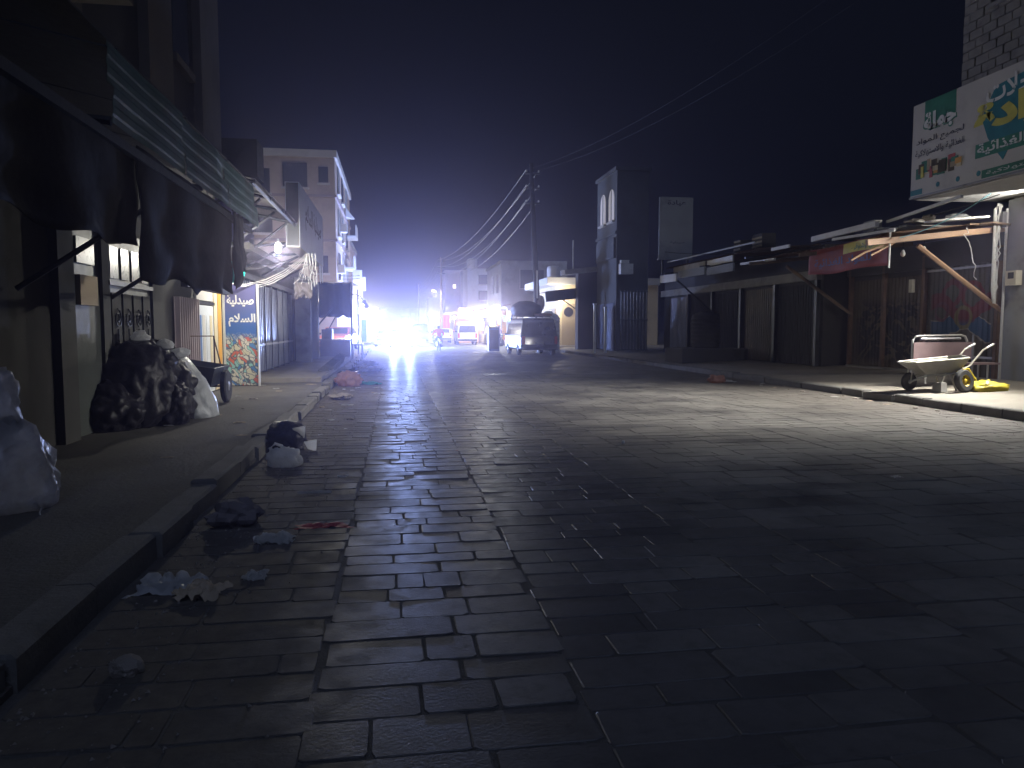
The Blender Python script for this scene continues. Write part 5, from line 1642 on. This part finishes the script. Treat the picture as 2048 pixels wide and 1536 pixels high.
prof = [(.02, .722), (.48, .722), (.52, .78)]
for k in range(7):
    z = .86 + k * .15
    prof += [(.52, z), (.545, z + .03), (.545, z + .07), (.52, z + .10)]
prof += [(.50, 1.96), (.40, 2.04), (.22, 2.08), (.22, 2.14), (.02, 2.15)]
MB().lathe(prof, (11.75, 27.3, 0), 20).build('drum', 'plaster_dim', wbr, smooth=False)
vsn = thing('vertical_sign', 'tall grey white sign board standing above the dark shop roofs', 'sign', (11.5, 30, 4.0))
MB().span((10.82, 30.0, 4.34), (12.26, 30.12, 6.86)).build('board', 'plaster_grey', vsn)
MB().span((10.78, 29.985, 4.30), (12.30, 30.13, 4.338)).build('frame', 'steel', vsn)
writing('عيادة', (11.15, 29.998, 6.5), (1, 0, 0), VZ, .8, .24, 'ink', vsn, 0.02)
writing('صيدلية', (11.3, 29.998, 4.95), (1, 0, 0), VZ, .6, .12, 'ink', vsn, 0.01)
for x in (11.0, 12.1):
    MB().tube([(x, 30.1, 3.7), (x, 30.1, 4.34)], 0.04, 6).build('post', 'steel_dark', vsn)
for k, (x, y, z, d) in enumerate(((12.6, 24.5, 4.2, (.5, .7, .5)), (12.4, 25.6, 4.2, (.5, .5, .4)))):
    a_ = thing('roof_crate', ('dim crate on the dark shop roof nearer the shutters', 'dim crate on the dark shop roof nearer the sign board')[k], 'crate', (x, y, z))
    MB().box((x, y, z + d[2] / 2), d).build('box', 'plaster_dark', a_)
    for j in range(3):
        MB().box((x - d[0] / 2 - .012, y, z + .08 + j * .14), (.02, d[1], .06)).build('slat', 'wood_pale', a_)

# tall dark house with arched windows
r4 = thing('tall_house', 'tall dark house with paired arched windows beyond the dark shops', 'building', (14, 42, 0))
MB().span((12.0, 40.0, 0.05), (13.8, 44.0, 10.0)).build('wall', 'plaster_house', r4)
for ya in (40.5, 42.2):
    pts = [(11.985, ya, 7.4), (11.985, ya + 1.1, 7.4), (11.985, ya + 1.1, 8.6)] + [(11.985, ya + .55 + .55 * math.cos(q), 8.6 + .55 * math.sin(q)) for q in [R(22.5 * i) for i in range(1, 8)]] + [(11.985, ya, 8.6)]
    wn = MB().poly(pts, (0.03, 0, 0)).build('arched_window', 'lit_pane', r4)
    MB().span((11.86, ya - .08, 7.28), (11.99, ya + 1.2, 7.39)).build('sill', 'plaster_white', wn)
    MB().span((11.965, ya + .52, 7.41), (11.984, ya + .58, 9.1)).build('mullion', 'steel_dark', wn)
MB().span((11.9, 39.95, 6.6), (11.995, 44.05, 6.75)).build('floor_band', 'plaster_house', r4)
MB().span((11.88, 40.2, 5.3), (11.99, 43.8, 6.4)).build('name_board', 'plaster_house', r4)
MB().span((11.9, 39.92, 10.0), (13.9, 44.1, 10.2)).build('parapet', 'plaster_house', r4)
MB().span((12.1, 39.5, 4.4), (12.8, 39.98, 4.95)).build('air_conditioner', 'plastic_white', r4)
MB().span((12.15, 39.6, 4.98), (12.6, 39.95, 5.15)).build('air_conditioner', 'plastic_white', r4)
for ya in (40.3, 42.1):
    MB().corrugated((11.98, ya, .25), (0, 1, 0), (0, 0, 1), (-1, 0, 0), 1.6, 2.6, .16, .03).build('shutter', 'door_blue', r4)
gt = thing('bar_gate', 'gate of upright pale bars standing before the tall dark house', 'gate', (12.4, 37.6, .15))
for k in range(9):
    MB().tube([(11.55 + .17 * k, 37.6, .3), (11.55 + .17 * k, 37.6, 3.4)], 0.02, 5).build('bar', 'steel', gt)
for z in (.35, 1.9, 3.35):
    MB().tube([(11.5, 37.6, z), (13.0, 37.6, z)], 0.03, 5).build('rail', 'steel_dark', gt)
for k, (x, y, z0, z1) in enumerate(((10.4, 38.5, .15, 2.7), (10.9, 38.2, .15, 2.5))):
    po = thing('white_post', ('white post beside the dark gate, farther left one', 'white post beside the dark gate, nearer the bars')[k], 'post', (x, y, z0))
    MB().box((x, y, (z0 + z1) / 2), (.12, .12, z1 - z0)).build('shaft', 'white_metal', po)
    MB().box((x, y, z1 + .03), (.17, .17, .06)).build('cap', 'white_metal', po)

# canopy beside the cream building
rc = thing('board_canopy', 'dark board canopy with a slanting front beside the cream building', 'canopy', (11.4, 45, 3))
MB().box((11.4, 45, 3.62), (4.7, .1, .62), ry=R(-6.5)).build('fascia', 'steel_dark', rc)
MB().box((11.5, 46.3, 3.95), (4.7, 2.6, .04), ry=R(-6.5)).build('roof_sheet', 'rust', rc)
MB().tube([(10.0, 45.1, 3.3), (11.9, 45.1, 2.0)], 0.04, 6).build('brace', 'steel_dark', rc)
MB().tube([(12.05, 45.1, .15), (12.05, 45.1, 3.4)], 0.06, 6).build('post', 'steel_dark', rc)

r5 = thing('cream_building', 'low cream building lit from its eave beyond the dark van', 'building', (13, 53, 0))
MB().span((11.0, 50.0, 0.05), (18, 58, 4.4)).build('wall', 'plaster_cream', r5)
MB().span((10.1, 49.6, 4.4), (18, 58.4, 4.85)).build('eave', 'plaster_white', r5)
MB().span((11.2, 49.96, .2), (12.6, 49.995, 3.1)).build('door', 'plaster_tan', r5)
MB().lathe([(.001, 0), (.33, 0), (.33, .012), (.001, .012)], (11.65, 49.94, 2.55), 16, axis='Y').build('emblem', 'ink', r5)
MB().span((12.75, 49.93, .2), (13.2, 49.995, 3.4)).build('pilaster', 'sign_orange', r5)
MB().span((12.62, 49.92, .2), (12.74, 49.995, 3.4)).build('door_jamb', 'wood', r5)
MB().span((13.3, 49.93, .2), (15.5, 49.995, 3.2)).build('door', 'plaster_brown', r5)
MB().span((10.5, 49.2, .1), (13.4, 49.9, .3)).build('step', 'plaster_white', r5)
MB().span((10.95, 51.0, .3), (10.995, 53.0, 2.8)).build('door', 'plaster_tan', r5)
MB().lathe([(.02, 4.852), (.42, 4.852), (.45, 5.0), (.45, 5.5), (.36, 5.65), (.02, 5.7)], (10.7, 50.4, 0), 14).build('roof_tank', 'plastic_white', r5)
shop_lamp((10.55, 49.2, 3.7), 480, WW, 'lit tube lamp under the cream building eave', warm=True)
# ribbed water tank behind the van
tk = thing('water_tank', 'large pale ribbed water tank standing behind the dark van', 'tank', (8.95, 43.6, 0))
prof = [(.02, .05), (.62, .05), (.66, .12)]
for k in range(11):
    z = .2 + k * .175
    prof += [(.66, z), (.70, z + .04), (.70, z + .09), (.66, z + .12)]
prof += [(.62, 2.18), (.45, 2.32), (.25, 2.38), (.25, 2.46), (.02, 2.47)]
MB().lathe(prof, (8.95, 43.6, 0), 22).build('drum', 'plastic_white', tk)
MB().span((8.3, 42.95, 0.0), (9.6, 44.25, 0.048)).build('base', 'concrete', tk)
# cabinet and cyan lit stall right of the road
dc = thing('drink_cabinet', 'dark drink cabinet standing left of the dark van', 'cabinet', (5.95, 46.0, 0))
MB().span((5.65, 45.5, 0.05), (6.3, 46.2, 1.5)).build('case', 'paint_blue', dc)
MB().span((5.6, 45.46, 1.505), (6.35, 46.25, 1.57)).build('top', 'steel', dc)
MB().span((5.7, 45.47, .2), (6.25, 45.495, 1.35)).build('door', 'glass_dim', dc)
cs = thing('cyan_sign', 'cyan lit sign panels on a stall left of the dark van', 'sign', (7.9, 62, 1.4))
MB().span((7.65, 62, 2.3), (8.05, 62.1, 3.1)).build('panel', 'lit_cyan', cs)
MB().span((8.12, 62, 2.6), (8.6, 62.1, 3.35)).build('panel', 'lit_cyan', cs)
MB().span((7.8, 62, 1.55), (8.2, 62.1, 2.2)).build('panel', 'sign_yellow', cs)
MB().tube([(8.1, 62.06, 0), (8.1, 62.06, 3.4)], 0.04, 6).build('post', 'steel', cs)

# ------------------------------------------------------------------ far right buildings and stalls
r6 = thing('grey_building', 'plain grey two storey building behind the power pole', 'building', (14, 84, 0))
MB().span((11.0, 78, 0), (18, 90, 8.2)).build('wall', 'plaster_grey', r6)
MB().span((10.85, 77.9, 8.2), (18, 90.1, 8.45)).build('parapet', 'plaster_grey', r6)
wn = MB().span((13.0, 77.9, 5.6), (15.5, 77.99, 7.5)).build('window', 'glass_dim', r6)
MB().span((12.9, 77.85, 5.5), (15.6, 77.98, 5.59)).build('sill', 'plaster_white', wn)
MB().span((12.9, 77.85, 5.595), (12.99, 77.98, 7.6)).build('jamb', 'plaster_white', wn)
for ya in (80, 84):
    MB().span((10.93, ya, 5.2), (10.99, ya + 1.4, 7.2)).build('window', 'glass_dim', r6)
r7 = thing('white_building', 'pale building with a white tank on its roof behind the grey building', 'building', (12, 100, 0))
MB().span((9.2, 96, 0), (15, 104, 9.0)).build('wall', 'sign_pale', r7)
MB().span((8.6, 95.6, 4.2), (9.15, 100, 8.8)).build('stair_tower', 'plaster_white', r7)
MB().lathe([(.02, 9.0), (.6, 9.0), (.68, 9.2), (.7, 10.1), (.55, 10.3), (.02, 10.35)], (9.9, 97, 0), 14).build('roof_tank', 'plastic_white', r7)
for z in (5.0, 7.0):
    wn = MB().span((10.6, 95.9, z), (11.8, 95.99, z + 1.2)).build('window', 'glass_dim', r7)
    MB().span((10.5, 95.86, z - .12), (11.9, 95.98, z - .01)).build('sill', 'plaster_white', wn)
r8 = thing('pink_building', 'pinkish building with a small lit window far along the right side', 'building', (9, 110, 0))
MB().span((7.0, 106, 0), (12, 116, 9.2)).build('wall', 'plaster_pink', r8)
MB().span((8.1, 105.9, 7.0), (8.5, 105.99, 7.5)).build('lit_window', 'lit_window', r8)
MB().span((6.95, 105.9, 9.2), (12.1, 116, 9.5)).build('parapet', 'plaster_pink', r8)
r9 = thing('low_white_shop', 'low white shop with a stepped roof far down the right side', 'shop', (6, 120, 0))
MB().span((5.2, 118, 0), (9, 128, 6.2)).build('wall', 'plaster_white', r9)
MB().span((6.4, 117.8, 6.2), (9, 128, 7.6)).build('upper_wall', 'plaster_white', r9)
MB().span((5.0, 117.6, 3.2), (9, 117.99, 3.6)).build('awning_edge', 'concrete', r9)
r10 = thing('end_house', 'dim house closing the far end of the street', 'building', (1, 150, 0))
MB().span((-6, 150, 0), (6.5, 158, 5.0)).build('wall', 'plaster_mauve', r10)
MB().span((-6.2, 149.8, 5.0), (6.7, 158.2, 5.3)).build('parapet', 'plaster_mauve', r10)
wn = MB().span((1.2, 149.9, 2.2), (2.8, 149.99, 3.8)).build('window', 'glass_dim', r10)
MB().span((3.2, 149.8, 0), (3.9, 149.99, 4.4)).build('pilaster', 'plaster_white', r10)

STALL = [(60.5, 6.8, 'wood_pale', 'plaster_white', 'nearest right stall roof of patched sheets behind the dark van'), (68.5, 6.8, 'rust', 'sign_orange', 'orange fronted stall behind the white minivan'),
         (77.5, 8.0, 'concrete', 'sign_white', 'pale stall with hanging goods past the orange stall'), (88.0, 9.0, 'rust', 'sign_red', 'stall hung with red cloth far along the right'), (100, 12.0, 'concrete', 'plaster_white', 'last bright stall on the right before the pink building')]
for k, (ya, dl, mr, mf, lbl) in enumerate(STALL):
    x0 = (9.0, 7.6, 7.2, 5.6, 4.9)[k]
    s_ = thing('market_stall', lbl, 'stall', (x0 + 1.5, ya, 0))
    MB().span((x0 + 1.9, ya, 0.05), (x0 + 2.6, ya + dl, 3.1)).build('back_wall', mf, s_)
    MB().add([(x0 - .2, ya - .2, 3.05), (x0 + 2.9, ya - .2, 3.6), (x0 + 2.9, ya + dl, 3.6), (x0 - .2, ya + dl, 3.05), (x0 - .2, ya - .2, 3.1), (x0 + 2.9, ya - .2, 3.65), (x0 + 2.9, ya + dl, 3.65), (x0 - .2, ya + dl, 3.1)],
             [(3, 2, 1, 0), (4, 5, 6, 7), (0, 1, 5, 4), (1, 2, 6, 5), (2, 3, 7, 6), (3, 0, 4, 7)]).build('roof_sheet', mr, s_)
    for yy in (ya, ya + dl * .5, ya + dl - .1):
        MB().tube([(x0, yy, .05), (x0, yy, 3.08)], 0.05, 6).build('post', 'steel', s_)
    MB().span((x0 + .5, ya + .2, .1), (x0 + 1.5, ya + dl * .7, .9)).build('counter', 'wood_pale', s_)
    for j in range(9):
        yy = ya + .3 + dl * .9 * rl.random()
        zz = rl.uniform(2.0, 2.7)
        MB().box((x0 + rl.uniform(.1, 1.6), yy, zz), (.25, .3, rl.uniform(.3, .6)), rz=rl.uniform(0, 3)).build('hanging_goods', rl.choice(('plastic_white', 'sign_red', 'sign_yellow', 'paint_blue', 'plaster_cream', 'paper')), s_)
    for j in range(5):
        MB().box((x0 + .6 + .8 * rl.random(), ya + .4 + dl * .6 * j / 5, 1.06), (.4, .4, .3)).build('goods_box', rl.choice(('sign_orange', 'plaster_cream', 'paper_tan', 'plastic_white')), s_)
og = thing('orange_sign', 'square orange lit sign above the orange stall', 'sign', (6.6, 72, 1.8))
MB().span((6.0, 72, 2.35), (7.3, 72.15, 3.35)).build('panel', 'lit_orange', og)
MB().tube([(5.95, 72.1, 0.02), (5.95, 72.1, 3.6)], 0.04, 6).build('post', 'steel', og)
ob = thing('orange_kiosk', 'low orange kiosk below the square orange sign', 'kiosk', (7, 73.5, 0))
MB().span((5.9, 73.3, .05), (8.3, 75.0, 2.2)).build('cabin', 'sign_orange', ob)
MB().span((6.1, 73.25, 1.0), (7.0, 73.295, 1.9)).build('hatch', 'wood', ob)
MB().span((5.8, 73.1, 2.2), (8.5, 75.1, 2.32)).build('roof', 'wood_pale', ob)
shop_lamp((8.0, 60.8, 2.9), 1900, CW, 'lit tube lamp in the nearest right stall')
shop_lamp((7.4, 69.8, 2.9), 1500, WW, 'lit tube lamp in the orange stall', warm=True)
shop_lamp((7.6, 79.5, 2.9), 2200, WW, 'lit tube lamp in the pale stall with hanging goods', warm=True)
shop_lamp((6.0, 89.0, 2.9), 3000, CW, 'lit tube lamp in the stall with red cloth')
shop_lamp((5.2, 102.0, 2.9), 3600, CW, 'lit tube lamp in the last bright stall')
rd = hung_cloth(0, 1.1, 2.4, 0.0, 0.1, 0, 0.05, 14, 3)
rd.v = [Vector((5.2 + p.y, 87.6 + p.x, .6 + p.z)) for p in rd.v]
tag(solidify(rd.build('red_cloth', 'cloth_red', smooth=True), 0.01), 'long red cloth hanging before the far stall', 'cloth')

# ------------------------------------------------------------------ power poles and wires
p1 = thing('power_pole', 'tall dark power pole rising behind the dark van', 'pole', (8.85, 46, 0))
MB().tube([(8.92, 46, 0), (8.6, 46, 5.5), (8.33, 46, 11.5)], [0.21, 0.17, 0.11], 10).build('shaft', 'tarp_black', p1)
for z in (10.9, 10.0, 9.1):
    MB().box((8.42, 45.95, z), (.9, .1, .1)).build('crossarm', 'steel_dark', p1)
    for s_ in (-.38, .38):
        MB().lathe([(.02, z + .05), (.05, z + .07), (.05, z + .17), (.02, z + .2)], (8.42 + s_, 45.95, 0), 8).build('insulator', 'plastic_white', p1)
MB().tube([(8.7, 45.75, 3.3), (8.68, 45.75, 5.0)], 0.05, 6).build('conduit', 'white_metal', p1)
crumple((8.95, 45.8, 3.0), (.22, .2, .5), 44, 3, .3, 2, flat=False).build('wrapped_cloth', 'cloth_brown', p1)
p2 = thing('power_pole', 'distant power pole with a street lamp arm on the right side', 'pole', (5.3, 86, 0))
MB().tube([(5.3, 86, 0), (5.2, 86, 9.4)], [0.16, 0.1], 8).build('shaft', 'wood', p2)
for z in (9.0, 8.3, 7.6):
    MB().box((5.2, 86, z), (1.0, .1, .1)).build('crossarm', 'steel_dark', p2)
MB().tube([(5.25, 86, 5.2), (4.6, 85.8, 5.6)], 0.04, 5).build('lamp_arm', 'steel', p2)
MB().box((4.4, 85.8, 5.65), (.5, .25, .14), ry=R(15)).build('lamp_head', 'lit_window', p2)
lamp('street_light', (4.4, 85.7, 5.4), 450, (0.95, 0.97, 1.0), 0.1, p2)
p3 = thing('power_pole', 'faint far power pole near the end of the street', 'pole', (4.0, 128, 0))
MB().tube([(4.0, 128, 0), (4.0, 128, 9)], [0.16, 0.1], 6).build('shaft', 'wood', p3)
ww = thing('power_line', 'set of overhead wires running between the power poles', 'wire', (6.5, 66, 8))
for k, (xo, z0, z1) in enumerate(((-.4, 11.1, 9.1), (.4, 11.1, 9.1), (-.38, 10.2, 8.4), (.38, 10.2, 8.4), (-.38, 9.3, 7.7), (.38, 9.3, 7.7))):
    MB().tube(catenary((8.42 + xo, 45.95, z0), (5.2 + xo, 86, z1), 1.1 + .12 * k, 20), 0.013, 5).build('wire', 'steel', ww)
    MB().tube(catenary((5.2 + xo, 86, z1), (4.0 + xo, 128, z1 - .3), 1.0, 14), 0.016, 4).build('wire', 'wire_black', ww)
w2 = thing('power_line', 'two overhead wires leaving the tall power pole towards the right', 'wire', (12, 36, 10))
for k in range(2):
    MB().tube(catenary((8.42 - .4 + .8 * k, 45.95, 11.1), (13.4 + k, 16.0, 11.6), 0.9, 20), 0.005, 5).build('wire', 'wire_black', w2)
w3 = thing('power_line', 'thin wires crossing the street in front of the tall apartment block', 'wire', (-3, 49, 6))
for k in range(2):
    MB().tube(catenary((-5.2, 49.3, 5.1 - .25 * k), (-2.5, 56.6, 5.3 - .2 * k), 0.15, 12), 0.02, 4).build('wire', 'wire_black', w3)
for x, y, z in ((9.6, 37.0, 6.2), (10.6, 37.0, 8.0)):
    MB().tube([(x, y, 3.5), (x, y, z)], 0.03, 5)
bx = thing('dark_hut', 'dark flat hut between the tall house and the board canopy', 'hut', (11.5, 39, 0))
MB().span((10.9, 44.2, .1), (13.6, 44.9, 4.9)).build('wall', 'plaster_dark', bx)
MB().box((11.6, 44.5, 4.95), (3.2, 1.2, .3), ry=R(-6)).build('roof', 'concrete', bx)
MB().tube([(10.6, 44.3, 4.7), (10.6, 44.3, 6.7)], 0.045, 6).build('mast', 'white_metal', bx)

# ------------------------------------------------------------------ night air
hz = MB().span((-150, -30, -1.2), (150, 285, 14.0)).build('haze', 'glass', local=True)
hm = bpy.data.materials.new('haze')
hm.use_nodes = True
hn = hm.node_tree
hn.nodes.remove(hn.nodes['Principled BSDF'])
pv = hn.nodes.new('ShaderNodeVolumePrincipled')
pv.inputs['Color'].default_value = (0.70, 0.66, 1.0, 1)
pv.inputs['Density'].default_value = 0.0042
pv.inputs['Anisotropy'].default_value = 0.9
hn.links.new(pv.outputs[0], hn.nodes['Material Output'].inputs['Volume'])
hz.data.materials.clear()
hz.data.materials.append(hm)
tag(hz, 'thin night haze filling the street', None, None, 'stuff')
